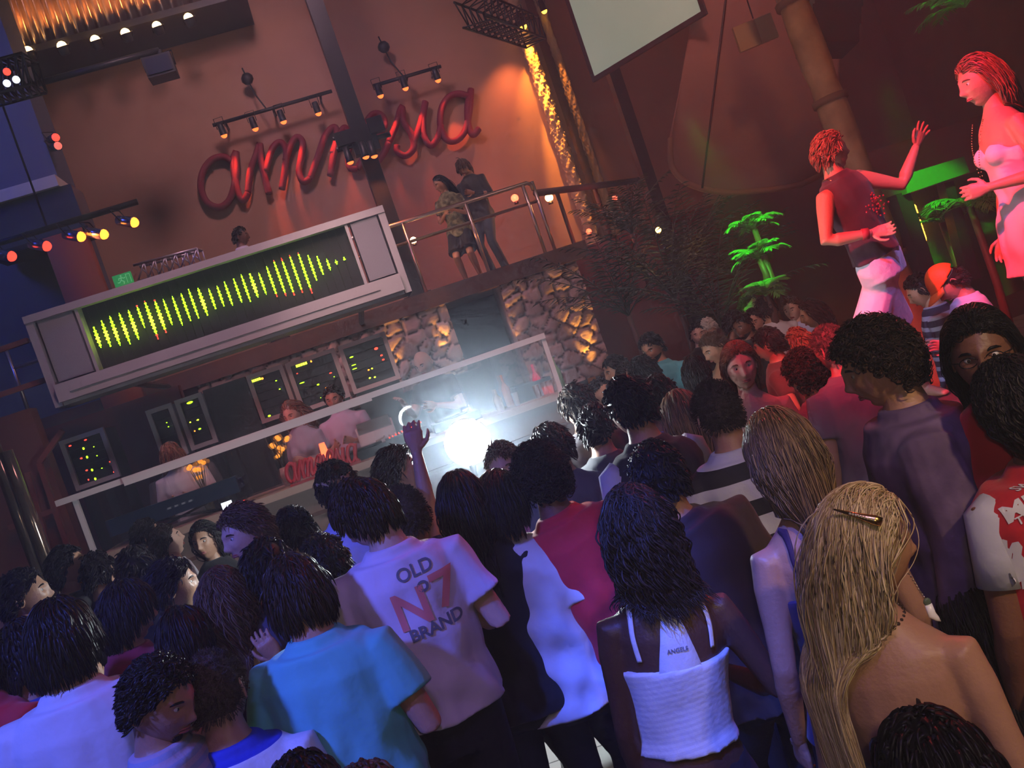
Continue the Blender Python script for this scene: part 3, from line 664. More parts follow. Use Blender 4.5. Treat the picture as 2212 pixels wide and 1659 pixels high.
b = MB(); b.sbox((p[0][0]+p[3][0])/2, (p[1][0]+p[2][0])/2, VK+.05, VK+.5, PLZ, (p[0][1]+p[1][1])/2); o = b.obj('loudspeaker', M_blk, smooth=False); tag(o, 'large plain black loudspeaker cabinet standing between the racks', 'loudspeaker')
# ---- balcony railing
def pole3(name, pts, r, m, label, cat, square=False):
    b = MB(); b.tube(pts, [r], 10, square=square, ref=E1); return tag(b.obj(name, m), label, cat)
t = empty('balcony_railing', S(0, VB, BZ), 'brushed metal two bar railing along the balcony edge', 'railing')
VG = VB-.08
a0, z_t = uz(848, 485, VG); a1, z_t2 = uz(1138, 397, VG); _, z_m = uz(862, 527, VG); _, z_m2 = uz(1160, 437, VG); zt = (z_t+z_t2)/2; zm = (z_m+z_m2)/2; a0 -= 5.0
print('rail top', zt, zm, BZ)
b = MB(); b.tube([S(a0, VG, zt), S(a1, VG, zt), S(a1+.05, VG, zt-.04), S(a1+.06, VG, zt-.12)], [.028], 8); rpart(b, 'top_rail', M_steel, t, True)
b = MB(); b.tube([S(a0, VG, zm), S(a1+.08, VG, zm)], [.022], 8); rpart(b, 'middle_rail', M_steel, t, True)
for px_, py_ in ((875, 500), (1132, 410), (1012, 460), (1165, 440)):
    a, _ = uz(px_, py_, VG); b = MB(); b.tube([S(a, VG, BZ-.1), S(a, VG, zt)], [.024], 8); rpart(b, 'post', M_steel, t, True)
for a in np.arange(a0, a0+4.5, 1.5): b = MB(); b.tube([S(a, VG, BZ-.1), S(a, VG, zt)], [.024], 8); rpart(b, 'post', M_steel, t, True)
t = empty('terrace_railing', S(0, VB+2, BZ), 'dark wooden railing running back past the fire lit wall edge', 'railing')
p1 = at(1165, 440, 12.6); p2 = at(1400, 368, 15.3); z_ = (p1[2]+p2[2])/2; p1[2] = p2[2] = z_
b = MB(); b.tube([p1, p2], [.05], 8); rpart(b, 'top_rail', M_wood, t, True)
for k_ in (.15, .45, .75, 1): q = p1+(p2-p1)*k_; b = MB(); b.tube([np.array([q[0], q[1], BZ-.1]), q], [.03], 8); rpart(b, 'post', M_wood, t, True)
# ---- structural poles
def vpole(px, py, v, r, m, label, z0, z1, name='steel_post'):
    u, z = uz(px, py, v); b = MB(); b.tube([S(u, v, z0), S(u, v, (z0+z1)/2), S(u, v, z1)], [r*1.2], 4, ref=E1, square=True)
    b.sbox(u-r*1.5, u+r*1.5, v-r*1.5, v+r*1.5, z0, z0+.04)
    o = b.obj(name, m, smooth=False); tag(o, label, 'post'); return u
pu = vpole(756, 225, 12.45, .125, M_blk, 'dark steel post rising in front of the red wall sign', BZ, 11.6)
vpole(1362, 270, 12.8, .10, M_blk, 'dark steel post below the projection screen', 0, 11.6)
# ---- wall sign
z2 = lambda x, y: (400+x/2.592, y/2.592)
LET = [('a', [[(262,905),(215,878),(150,895),(100,960),(88,1050),(120,1130),(185,1160),(240,1130),(270,1060),(285,960),(285,850)], [(285,850),(268,900),(280,1000),(300,1090),(328,1122),(352,1080)]]),
 ('m', [[(352,1080),(365,960),(400,860),(418,810),(425,900),(448,1000),(470,1085)], [(450,960),(485,840),(530,797),(565,840),(560,940),(542,1060)]  , [(560,900),(592,810),(628,768),(658,800),(650,880),(638,960),(662,1018),(700,1000)]]),
 ('n', [[(700,1000),(735,900),(785,760),(835,712),(850,760),(830,870),(812,985)], [(826,860),(862,760),(895,715),(918,770),(912,870),(925,940),(965,945)]]),
 ('e', [[(965,945),(1020,840),(1080,760),(1118,700),(1100,645),(1050,640),(1010,700),(998,790),(1015,870),(1060,912),(1105,870),(1140,800)]]),
 ('s', [[(1140,800),(1180,700),(1212,600),(1222,680),(1270,760),(1278,830),(1235,872),(1188,850),(1185,815)]]),
 ('i', [[(1278,800),(1315,700),(1345,570),(1332,660),(1338,760),(1375,815),(1415,770),(1432,700)]]),
 ('a', [[(1592,540),(1530,525),(1475,545),(1435,610),(1430,710),(1468,785),(1520,785),(1568,730),(1592,620),(1600,500)], [(1600,500),(1580,610),(1588,710),(1612,755),(1645,720)]])]
def smooth_path(p, n=8):
    p = np.array(p, float); out = []
    for i in range(len(p)-1):
        p0 = p[max(i-1, 0)]; p1 = p[i]; p2 = p[i+1]; p3 = p[min(i+2, len(p)-1)]
        for t_ in np.linspace(0, 1, n, endpoint=False):
            out.append(.5*((2*p1)+(-p0+p2)*t_+(2*p0-5*p1+4*p2-p3)*t_**2+(-p0+3*p1-3*p2+p3)*t_**3))
    out.append(p[-1]); return np.array(out)
M_sign = mat('dark_red_letters', (.20, .010, .032), .8, bump=(20, .1))
VT = VS-.14
t = empty('wall_sign', S(*[uz(720, 380, VS)[0], VT, uz(720, 380, VS)[1]]), 'large dark red script lettering mounted on the terracotta wall', 'sign')
strokes = []
for ch, ss in LET:
    b = MB()
    for s_ in ss:
        pts = smooth_path([uz(*z2(*q), VT) for q in s_], 6); strokes.append((ch, pts))
        b.tube([S(a, VT, c) for a, c in pts], [(.085, .055)], 8, ref=E2+E1*.01)
    rpart(b, 'letter', M_sign, t, True)
# spots above the sign
LIGHTS = []
def spot(name, loc, to, col, power, ang=60, blend=.6, size=.05):
    l = bpy.data.lights.new(name, 'SPOT'); l.color = col; l.energy = power; l.spot_size = math.radians(ang); l.spot_blend = blend; l.shadow_soft_size = size
    o = bpy.data.objects.new(name, l); C.objects.link(o); o.location = loc; d = Vector(np.asarray(to)-np.asarray(loc)); o.rotation_euler = d.to_track_quat('-Z', 'Y').to_euler(); LIGHTS.append(o); return o
def point(name, loc, col, power, size=.1):
    l = bpy.data.lights.new(name, 'POINT'); l.color = col; l.energy = power; l.shadow_soft_size = size
    o = bpy.data.objects.new(name, l); C.objects.link(o); o.location = loc; return o
def area(name, loc, to, col, power, sx, sy):
    l = bpy.data.lights.new(name, 'AREA'); l.shape = 'RECTANGLE'; l.size = sx; l.size_y = sy; l.color = col; l.energy = power
    o = bpy.data.objects.new(name, l); C.objects.link(o); o.location = loc; d = Vector(np.asarray(to)-np.asarray(loc)); o.rotation_euler = d.to_track_quat('-Z', 'Y').to_euler(); return o
def can(loc, d, r, L, label, group, m_lens, m_body=None, cat='spotlight', yoke=None, name='spotlight'):
    loc = np.asarray(loc, float); d = unit(d); t = empty(name, loc-d*L, label, cat, group); L0 = loc-d*L
    b = MB(); b.tube([-d*.01, np.zeros(3), d*L*.5, d*L*.98, d*L], [r*.5, r*.85, r*.95, r, r*1.08], 14, ref=(0.3, 1., .1)); b.obj('housing', m_body or M_blk, t)
    b = MB(); b.ell(d*(L+.001), (r*.92,)*3, 14, 8); b.obj('lens', m_lens, t)
    b = MB(); up_ = np.array([0, 0, 1.]); s_ = unit(np.cross(d, up_)+1e-6)
    b.tube([d*L*.4+s_*r*1.15, s_*r*1.3+up_*r*1.8, -s_*r*1.3+up_*r*1.8, d*L*.4-s_*r*1.15], [r*.12], 6, ref=(.1, .2, 1)); b.obj('yoke', M_blk, t)
    return t
LO = emi('lens_orange_red', (1., .13, .025), 3.2); LW = emi('lens_warm', (1., .5, .14), 25); LY = emi('lens_yellow', (1., .50, .03), 9); LR = emi('lens_red', (1., .05, .03), 2.5)
nm = ['first', 'second', 'third', 'fourth', 'fifth', 'sixth', 'seventh']
for i, (x, y) in enumerate(((217,755),(392,718),(550,678),(745,632),(1093,533),(1233,491),(1415,446))):
    u, z = uz(*z2(x, y), VS-.45); p = S(u, VS-.45, z)
    can(p, (0, 0.25, -1), .055, .17, f'small black downlight above the wall sign, {nm[i]} from its left end', 'downlights over the wall sign', LO)
    spot('sign_spot', p+np.array([0, .02, -.08]), S(u+.1, VS-.02, z-1.1), (1., .13, .04), 85, 38, .8)
for (x0, y0, x1, y1), lab in (((150,690,830,535), 'thin dark lamp bar above the left half of the wall sign'), ((1050,470,1440,395), 'thin dark lamp bar above the right half of the wall sign')):
    a, za = uz(*z2(x0, y0), VS-.45); c, zc = uz(*z2(x1, y1), VS-.45); z = (za+zc)/2+.02
    t = empty('lamp_bar', S((a+c)/2, VS-.45, z), lab, 'lamp bar'); b = MB(); b.tube([S(a, VS-.45, z), S(c, VS-.45, z)], [.03], 8); rpart(b, 'bar', M_blk, t, True)
    for k_ in (.1, .5, .9): uu = a+(c-a)*k_; b = MB(); b.tube([S(uu, VS-.45, z), S(uu, VS-.012, z+.0)], [.02], 6); rpart(b, 'bracket', M_blk, t, True)
    uu = a+(c-a)*.45; b = MB(); b.tube([S(uu, VS-.45, z), S(uu-.1, VS-.3, z+.35), S(uu-.15, VS-.25, z+.8)], [.012], 6); b.ell(S(uu-.13, VS-.3, z+.6), (.10, .08, .10), 8, 6); rpart(b, 'cable_drop', M_blk, t, True)
# lamp cluster on the post
t = empty('lamp_cluster', S(pu, 12.3, uz(785, 320, 12.3)[1]), 'black cluster of small red spotlights clamped on the steel post', 'spotlights')
zc = t.location[2]
for k_, (x, y) in enumerate(((928,917),(1015,887),(1062,882))):
    u, z = uz(*z2(x, y), 12.1); b = MB(); b.tube([S(u, 12.1, z+.22), S(u, 12.1, z+.05), S(u, 12.1, z+.02)], [.04, .05, .055], 10); rpart(b, 'housing', M_blk, t, True)
    b = MB(); b.ell(S(u, 12.1, z+.02), (.045, .045, .03)); rpart(b, 'lens', LO, t, True)
    spot('cluster_spot', S(u, 12.1, z-.05), S(u+.05, 12.6, z-1.5), (1, .2, .05), 20, 60)
b = MB(); b.tube([S(pu-.38, 12.2, zc+.05), S(pu+.35, 12.2, zc+.05)], [.035], 8); b.tube([S(pu-.38, 12.2, zc+.2), S(pu+.25, 12.2, zc+.2)], [.025], 8); b.sbox(pu-.17, pu+.17, 12.15, 12.3, zc-.1, zc+.25); b.sbox(pu-.36, pu-.12, 12.1, 12.2, zc+.06, zc+.24); b.sbox(pu+.1, pu+.3, 12.1, 12.2, zc+.1, zc+.3); rpart(b, 'clamp', M_blk, t)
# ---- lamps and corrugated metal at the top left
t = empty('metal_canopy', S(-5, VS-1, 7.5), 'corrugated metal canopy glowing orange above the left of the sign wall', 'canopy')
a, za = uz(60, 110, VS-1.0); c, zc = uz(460, 5, VS-1.0); zc_ = (za+zc)/2
b = MB(); n = 160; us = np.linspace(a-.6, c+.4, n); V = []
for i, u in enumerate(us):
    w = .05*math.sin(i*.95)+.03*math.sin(i*.31)
    for z in (zc_+.02, zc_+1.2, zc_+2.6): V.append(S(u, VS-1.0+w+(z-zc_)*.12, z))
b.add(np.array(V), [(i*3+j, (i+1)*3+j, (i+1)*3+j+1, i*3+j+1) for i in range(n-1) for j in range(2)])
o = rpart(b, 'corrugated_sheet', mat('corrugated_steel', (.55, .42, .36), .28, .85, bump=(9, .4)), t, True); o.modifiers.new('s', 'SOLIDIFY').thickness = .01
b = MB(); b.sbox(a-.7, c+.5, VS-1.15, VS-.05, zc_-.1, zc_+.0); rpart(b, 'lower_beam', M_blk, t)
b = MB(); b.sbox(a-.7, c+.5, VS-.7, VS-.05, zc_+.0, zc_+2.7); rpart(b, 'backing', M_dark, t)
for i, (x, y) in enumerate(((62,112),(135,101),(207,88),(272,73),(340,58),(408,40))):
    u, z = uz(x, y, VS-1.2); p = S(u, VS-1.22, z)
    can(p, (0, -.35, .9), .075, .12, f'glowing orange uplight under the metal canopy, {nm[i]} from the left', 'uplights under the metal canopy', LW, name='uplight', cat='uplight')
    spot('canopy_spot', p+np.array([0, -.06, .12]), S(u, VS-.95, z+1.5), (1., .30, .06), 60, 70, .7)
# ---- grazed wall edge: rough pilasters
def pilaster(px0, py0, px1, py1, v, w, label, seed):
    a, za = uz(px0, py0, v); c, zc = uz(px1, py1, v); u = (a+c)/2; r = np.random.default_rng(seed); n = 240; m = 14
    z1 = za+1.0; V = []; ph = r.uniform(0, 6, 6)
    for i in range(n):
        z = BZ-.1+(z1-BZ+.1)*i/(n-1)
        for j in range(m):
            an = PI*j/(m-1); rr = w*(1+.05*math.sin(z*7+ph[0]+j*.6)+.06*math.sin(z*23+ph[1]-j)+.07*math.sin(z*51+ph[2]+j*2)+r.normal(0, .05))
            V.append(S(u-math.cos(an)*rr, v-math.sin(an)*rr*.9, z))
    b = MB(); b.add(np.array(V), [(i*m+j, i*m+j+1, (i+1)*m+j+1, (i+1)*m+j) for i in range(n-1) for j in range(m-1)])
    o = b.obj('stone_pilaster', mat('rough_plaster', (.50, .34, .20), .9, bump=(15, .6))); tag(o, label, 'pilaster', kind='structure')
    return u, za
u, z = pilaster(1125, 76, 1250, 400, VS-.1, .11, 'rough stone wall edge raked by a bright orange downlight', 1)
p = S(u-.05, VS-.36, z+.05); can(p, (0.1, .2, -1), .07, .2, 'bright yellow downlight at the top of the sign wall corner', None, LY)
spot('corner_spot', p+np.array([0, 0, -.08]), S(u, VS-.15, z-1.0), (1., .38, .04), 260, 60, .8, .02)
spot('corner_spot', p+np.array([0, 0, -.1]), S(u, VS-.10, z-3.2), (1., .38, .04), 1900, 24, .7, .02)
u, z = pilaster(1163, 45, 1308, 392, VS+1.7, .08, 'second rough stone wall edge with a weaker orange glow', 2)
p = S(u-.05, VS+1.4, z+.05); can(p, (.1, .2, -1), .06, .2, 'small yellow downlight above the second wall edge', None, LY)
spot('corner_spot', p+np.array([0, 0, -.1]), S(u, VS+1.68, z-3.2), (1., .34, .05), 380, 22, .7, .02)
spot('wall_glow', S(uz(1130, 75, VS)[0]-.3, VS-.5, uz(1130, 75, VS)[1]+.1), S(uz(1130, 300, VS)[0]-.4, VS, 4.0), (1., .28, .08), 260, 75, 1)
# ---- left side structures
a, za = uz(40, 180, 12.9); c, zc = uz(118, 330, 12.9)
b = MB(); b.sbox(-9.5, c, 12.6, 13.4, 0, 11.6); o = b.obj('column', mat('slate_blue_column', (.10, .11, .16), .8, bump=(4, .3)), smooth=False); tag(o, 'broad dark blue column left of the sign wall', 'column', kind='structure')
t = empty('upper_bar_shelf', S(-6, 12.2, 4.6), 'pale ledge with a glass front bar below it at the left edge', 'bar')
a, za = uz(-60, 445, 12.0); c, zc = uz(130, 398, 12.0); z = uz(60, 412, 12.0)[1]
b = MB(); b.sbox(a, c, 11.9, 12.55, z-.07, z+.07); rpart(b, 'ledge', M_white, t)
b = MB(); b.sbox(a, c+.12, 11.97, 12.5, z-.62, z-.07); rpart(b, 'glass_front', mat('smoked_glass', (.10, .12, .17), .1, .2), t)
b = MB(); b.sbox(a, c+.15, 11.92, 12.5, z-.68, z-.62); rpart(b, 'base_rail', M_blk, t)
# lamp bar with coloured cans
a, za = uz(80, 492, 10.9); c, zc = uz(300, 443, 10.9); z = (za+zc)/2
t = empty('lamp_bar', S((a+c)/2, 10.9, z), 'dark horizontal bar carrying the red and orange cans at left', 'lamp bar')
b = MB(); b.tube([S(a-1.2, 10.9, z), S(c, 10.9, z)], [.035], 8, ref=(0, 1, .1)); rpart(b, 'bar', M_blk, t, True)
b = MB(); b.tube([S(a+.1, 10.9, z), S(a+.1, 10.9, 11.6)], [.012], 6); b.tube([S(a-1., 10.9, z), S(a-1., 10.9, 11.6)], [.012], 6); rpart(b, 'hanger', M_blk, t, True)
M_can = mat('chrome_can', (.6, .55, .6), .25, .9)
LO2 = emi('lens_orange_bright', (1., .22, .02), 5)
for i, (x, y, m_, w) in enumerate(((748,1245,LO2,'rightmost'),(578,1312,LO2,'second from the right'),(450,1325,LO2,'third from the right'),(258,1378,LR,'fourth from the right'),(62,1435,LR,'leftmost, at the picture edge'))):
    u, zz = uz(x/2.592, y/2.592, 10.75); p = S(u, 10.75, zz)
    can(p, E1*.75+EZ*-.42-E2*.35, .062, .20, f'chrome spotlight can glowing orange red on the left bar, {w}', 'orange cans on the left bar', m_, M_can)
    if i % 2 == 0: spot('can_spot', p+(E1*.75+EZ*-.42-E2*.3)*.1, p+E1*2-EZ*1.5+E2*1.0, (1., .22, .06), 35, 70)
# bar with square floodlight
a, za = uz(60, 182, 13.2); c, zc = uz(345, 112, 13.2); z = (za+zc)/2
t = empty('lamp_boom', S(a, 13.2, z), 'long dark boom reaching out from the column at upper left', 'boom'); b = MB(); b.tube([S(a, 13.2, z), S(c, 13.2, z)], [.045], 8, ref=(0, 1, .1)); rpart(b, 'boom_tube', M_blk, t, True)
b = MB(); b.tube([S(c, 13.2, z), S(c+.0, 13.2, z-.12)], [.04], 8); rpart(b, 'clamp', M_blk, t, True)
u, zz = uz(346, 145, 13.1)
t = empty('floodlight', S(u, 13.1, zz), 'dark square floodlight hanging from the end of the boom', 'floodlight'); b = MB(); b.sbox(u-.19, u+.19, 13.0, 13.3, zz-.14, zz+.14); rpart(b, 'housing', M_blk, t)
b = MB(); b.sbox(u-.16, u+.16, 12.98, 13.0, zz-.11, zz+.11); rpart(b, 'lamp_glass', mat('dull_glass', (.03, .035, .06), .15), t); b = MB(); b.tube([S(u-.2, 13.15, zz), S(u-.21, 13.15, zz+.2), S(u+.21, 13.15, zz+.2), S(u+.2, 13.15, zz)], [.012], 6); rpart(b, 'yoke', M_blk, t, True)
# small red wall lamps
for x, y, lab in ((120, 297, 'small lit red lamp on the right edge of the blue column'), (125, 315, 'faint red lamp just below the brighter one on the blue column')):
    u, zz = uz(x, y, 12.5); can(S(u, 12.5, zz), (.6, -.6, -.2), .055, .18, lab, None, LR if y < 300 else emi('lens_red_dim', (1, .2, .15), 1.0))
# truss at far top left
def truss(name, p0, p1, w, label, m=M_blk, r=.018, n=10):
    p0 = np.asarray(p0); p1 = np.asarray(p1); d = unit(p1-p0); s_ = unit(np.cross(d, EZ)) if abs(d[2]) < .9 else E1; q = np.cross(s_, d)
    cs = [s_*w+q*w, -s_*w+q*w, -s_*w-q*w, s_*w-q*w]; t = empty(name, (p0+p1)/2, label, 'truss'); b = MB()
    for c_ in cs: b.tube([p0+c_, p1+c_], [r], 6, ref=q)
    rpart(b, 'chords', m, t, True); b = MB(); L = p1-p0
    for i in range(n):
        for k_ in range(4): b.tube([p0+L*i/n+cs[k_], p0+L*(i+1)/n+cs[(k_+1) % 4]], [r*.6], 5, ref=q); b.tube([p0+L*(i+1)/n+cs[(k_+1) % 4], p0+L*(i+1)/n+cs[k_]], [r*.6], 5, ref=q+.01)
    rpart(b, 'bracing', m, t, True); return t
truss('lighting_truss', at(-80, 200, 9.5), at(75, 158, 9.5), .16, 'dark lighting truss crossing the upper left edge')
truss('lighting_truss', at(1015, 20, 12), at(1150, 70, 14.2), .17, 'dark lighting truss at the top between sign wall and screen')
truss('lighting_truss', at(300, 592, 12.3), at(436, 556, 12.3), .11, 'pale purple lit truss lying on the balcony behind the LED wall', mat('aluminium', (.6, .55, .65), .35, .6), n=6)
for i, (x, y) in enumerate(((15, 180), (35, 172), (15, 155))):
    can(at(x, y, 9.3), (.3, -.9, -.3), .04, .12, ('small moving lamp under the upper left truss, ' + ('nearest the picture edge', 'the right hand one', 'the upper one')[i]), 'lamps under the upper left truss', emi('lens_cool', (.7, .8, 1.), 2.) if i < 2 else LR)
# red pillar and exit sign
u0, z0 = uz(112, 560, 12.0); u1, _ = uz(205, 560, 12.0)
b = MB(); b.sbox(u0, u1, 11.9, 12.15, BZ-1.0, uz(160, 500, 12)[1]); o = b.obj('pillar', mat('orange_red_render', (.45, .12, .07), .8, bump=(4, .3))); tag(o, 'orange red rendered pillar below the left lamp cans', 'pillar', kind='structure')
u, zz = uz(266, 604, 11.8); t = empty('exit_sign', S(u, 11.8, zz), 'small green exit sign with running figure behind the LED wall', 'sign')
b = MB(); b.sbox(u-.11, u+.11, 11.78, 11.82, zz-.07, zz+.07); rpart(b, 'panel', mat('exit_green', (.02, .30, .10), .5, emit=(.02, .5, .12), es=.35), t)
b = MB(); b.ell(S(u-.01, 11.775, zz+.045), (.011, .004, .011), 10, 6)
for q in (((-.01, .03), (-.02, -.005)), ((-.02, -.005), (.01, -.03), (.0, -.055)), ((-.02, -.005), (-.045, -.03), (-.065, -.025)), ((-.012, .025), (.02, .01), (.035, .02)), ((-.012, .025), (-.04, .02), (-.045, 0))): b.tube([S(u+x, 11.775, zz+y) for x, y in q], [.006], 5, ref=E2)
b.sbox(u+.045, u+.05, 11.772, 11.778, zz-.055, zz+.05); b.sbox(u+.09, u+.095, 11.772, 11.778, zz-.055, zz+.05); b.sbox(u+.045, u+.095, 11.772, 11.778, zz+.045, zz+.05); rpart(b, 'pictogram', mat('exit_mark', (.3, .7, .4), .5, emit=(.2, .8, .4), es=.3), t)
# dark timber frame at far left
t = empty('lath_screen', S(-5.2, 9.0, 0), 'dark red screen of crossed timber laths left of the booth', 'screen')
for q in (((-40, 770), (60, 735)), ((-20, 860), (130, 810)), ((85, 1000), (150, 1190)), ((60, 1020), (110, 1200)), ((85, 1000), (135, 930)), ((20, 1140), (120, 1100))):
    p1 = uz(*q[0], 9.6); p2 = uz(*q[1], 9.6); b = MB(); b.tube([S(p1[0], 9.6, p1[1]), S(p2[0], 9.6, p2[1])], [.035], 4, ref=E2, square=True); rpart(b, 'lath', mat('red_timber', (.22, .05, .035), .6, bump=(12, .4)), t)
b = MB(); u, _ = uz(20, 900, 9.7); b.sbox(-8, u+.2, 9.7, 9.9, 0, 3.1); rpart(b, 'panel', M_red, t)
for i, (x, y) in enumerate(((22, 1060), (50, 1075))):
    p = at(x, y, 6.6); b = MB(); b.tube([(p[0], p[1], 0), (p[0], p[1], p[2]-.2), (p[0], p[1], p[2]+.35)], [.05, .05, .045], 12); o = b.obj('steel_tube', mat('glossy_tube', (.30, .22, .16), .15, .8)); tag(o, ('glossy metal tube standing at the left edge of the floor', 'second glossy metal tube, right beside the first')[i], 'tube')
# ---- right hand side
pbl = at(1285, 165, 12.5); d = ray(1515, 25); pbr = np.array([0, 0, CAMZ])+d*((pbl[2]-CAMZ)/d[2]); print('screen', pbl, pbr)
e = unit((pbr-pbl)*np.array([1, 1, 0])); nrm_ = np.array([e[1], -e[0], 0]); Ls = np.linalg.norm(pbr-pbl)
t = empty('projection_screen', pbl+e*Ls/2, 'large pale green lit projection screen hanging at the top', 'projection screen')
def quadbox(b, o_, x0, x1, z0, z1, y0, y1): return b.box((x0, y0, z0), (x1, y1, z1), 0, lambda x, y, z: o_+e*x-nrm_*y+EZ*z)
b = MB(); quadbox(b, pbl, .0, Ls, .0, 4.2, -.005, .01); o = rpart(b, 'screen_cloth', mat('screen_cloth', (.38, .50, .40), .9, emit=(.36, .55, .42), es=.28, noise=(1.2, (.52, .60, .50), .3)), t)
b = MB(); quadbox(b, pbl, -.03, Ls+.03, -.06, 0, -.02, .04); quadbox(b, pbl, -.06, .0, -.06, 4.2, -.01, .03); quadbox(b, pbl, Ls, Ls+.06, -.06, 4.2, -.01, .03); rpart(b, 'border', M_dark, t)
# hanging canvas canopy with a curved lower rim
rim = smooth_path([(1448, 300), (1452, 360), (1490, 398), (1560, 415), (1640, 412), (1730, 398), (1800, 360)], 5)
V = []; m = 12
for i, (x, y) in enumerate(rim):
    for j in range(m):
        t_ = j/(m-1); tx = 1515+(x-1448)*.9; ty = -80
        q = at(x+(tx-x)*t_, y+(ty-y)*t_, 10.8+.9*math.sin(t_*PI*.5)-.25*math.sin(PI*i/len(rim))); V.append(q)
b = MB(); n = len(rim); b.add(np.array(V), [(i*m+j, (i+1)*m+j, (i+1)*m+j+1, i*m+j+1) for i in range(n-1) for j in range(m-1)])
t = empty('canvas_drape', at(1600, 415, 10.6), 'big brown red hanging drape with a curved lower hem', 'drape')
o = rpart(b, 'cloth', mat('brown_canvas', (.19, .085, .075), .9, bump=(5, .6), noise=(1.1, (.30, .14, .11), .35)), t, True); o.modifiers.new('s', 'SOLIDIFY').thickness = .03
b = MB(); b.tube([V[i*m] for i in range(n)], [.035], 7); rpart(b, 'hem', mat('hem_brown', (.26, .12, .07), .8), t, True)
b = MB(); b.tube([V[(n//2-3)*m+j]+np.array([0, -.04, 0]) for j in range(m)], [.012], 6); rpart(b, 'seam_rope', M_blk, t, True)
b = MB(); c0 = at(1600, 90, 9.4)
t = empty('acoustic_panels', c0, 'pair of joined tan square panels hanging at the upper right', 'panel')
for q in (((1583, 60), (1626, 42), (1645, 94), (1601, 112)), ((1630, 41), (1664, 27), (1683, 78), (1648, 93))):
    P4 = [at(x, y, 9.4) for x, y in q]; b = MB(); back = np.array([0, .05, 0]); V = np.array(P4+[p+back for p in P4]); b.add(V, [(3,2,1,0),(4,5,6,7),(0,1,5,4),(1,2,6,5),(2,3,7,6),(3,0,4,7)]); rpart(b, 'tile', mat('tan_tile', (.50, .28, .17), .8, bump=(10, .3)), t)
b = MB(); b.tube([at(1627, 40, 9.4), at(1627, 40, 9.4)+EZ*4], [.008], 5); rpart(b, 'cord', M_blk, t, True)
# big timber post leaning slightly
p1 = at(1985, 720, 8.2); p2 = at(1722, 30, 8.2); dd = unit(p2-p1)
b = MB(); n = 40; r_ = np.random.default_rng(4); pts = [p1+dd*(-1.9)+(p2-p1+dd*4.2)*i/(n-1) for i in range(n)]
b.tube(pts, [(.135+.012*math.sin(i*1.3)+r_.normal(0, .006), .125+.012*math.sin(i*2.1)) for i in range(n)], 10, ref=E1)
t = empty('timber_post', p1-dd*1.9, 'thick rough brown timber post behind the dancers', 'post'); at_root(b, t).obj('trunk', mat('rough_timber', (.20, .10, .055), .75, bump=(9, .9), noise=(5, (.42, .22, .12), .25)), t)
for i in (14, 22, 27): b = MB(); b.tube([pts[i], pts[i]+dd*.06], [.155, .155], 12, ref=E1); rpart(b, 'collar', mat('timber_collar', (.13, .06, .035), .8), t, True)
# flown loudspeaker
t = empty('flown_loudspeaker', at(1790, 60, 8.6), 'black loudspeaker hung beside the timber post at the top', 'loudspeaker')
for k_ in range(3):
    c_ = at(1790-k_*4+6, 10+k_*38, 8.6); b = MB(); b.box((-.22, -.2, -.09), (.22, .25, .09), 0, lambda x, y, z: c_+Rt*x+Uv*z*1.0+Fw*y); rpart(b, 'cabinet', M_blk, t)
b = MB(); b.tube([at(1770, -20, 8.6), at(1760, -20, 8.6)+EZ*2], [.02], 6); rpart(b, 'chain', M_blk, t, True)
# green lit kiosk
t = empty('kiosk', at(2030, 520, 8.0), 'small dark kiosk with a green lit roof edge behind the dancers', 'kiosk')
M_kg = mat('green_painted_board', (.06, .16, .04), .6, bump=(8, .4)); A_ = lambda x, y, d=8.0: at(x, y, d)
def slab(b, q, d, th): P4 = [A_(x, y, d) for x, y in q]; k_ = np.array([0, th, 0]); b.add(np.array(P4+[p+k_ for p in P4]), [(3,2,1,0),(4,5,6,7),(0,1,5,4),(1,2,6,5),(2,3,7,6),(3,0,4,7)])
b = MB(); slab(b, ((1952, 378), (2082, 338), (2095, 372), (1960, 418)), 7.9, .5); rpart(b, 'roof_edge', M_kg, t)
b = MB(); slab(b, ((1935, 420), (1965, 412), (2035, 620), (2005, 630)), 8.0, .2); slab(b, ((2040, 395), (2060, 390), (2120, 600), (2095, 605)), 8.0, .15); rpart(b, 'post', M_blk, t)
b = MB(); slab(b, ((1940, 425), (2200, 340), (2280, 600), (2010, 700)), 8.6, .1); rpart(b, 'back_panel', mat('dark_green_board', (.04, .09, .03), .7, bump=(8, .4)), t)
b = MB()
for k_ in range(9): b.ell(A_(1975+k_*2.6, 448+k_*8, 8.5), (.022, .02, .03+.01*(k_ % 3)), 8, 6)
rpart(b, 'string_light', emi('string_orange', (1., .35, .03), 7), t, True)
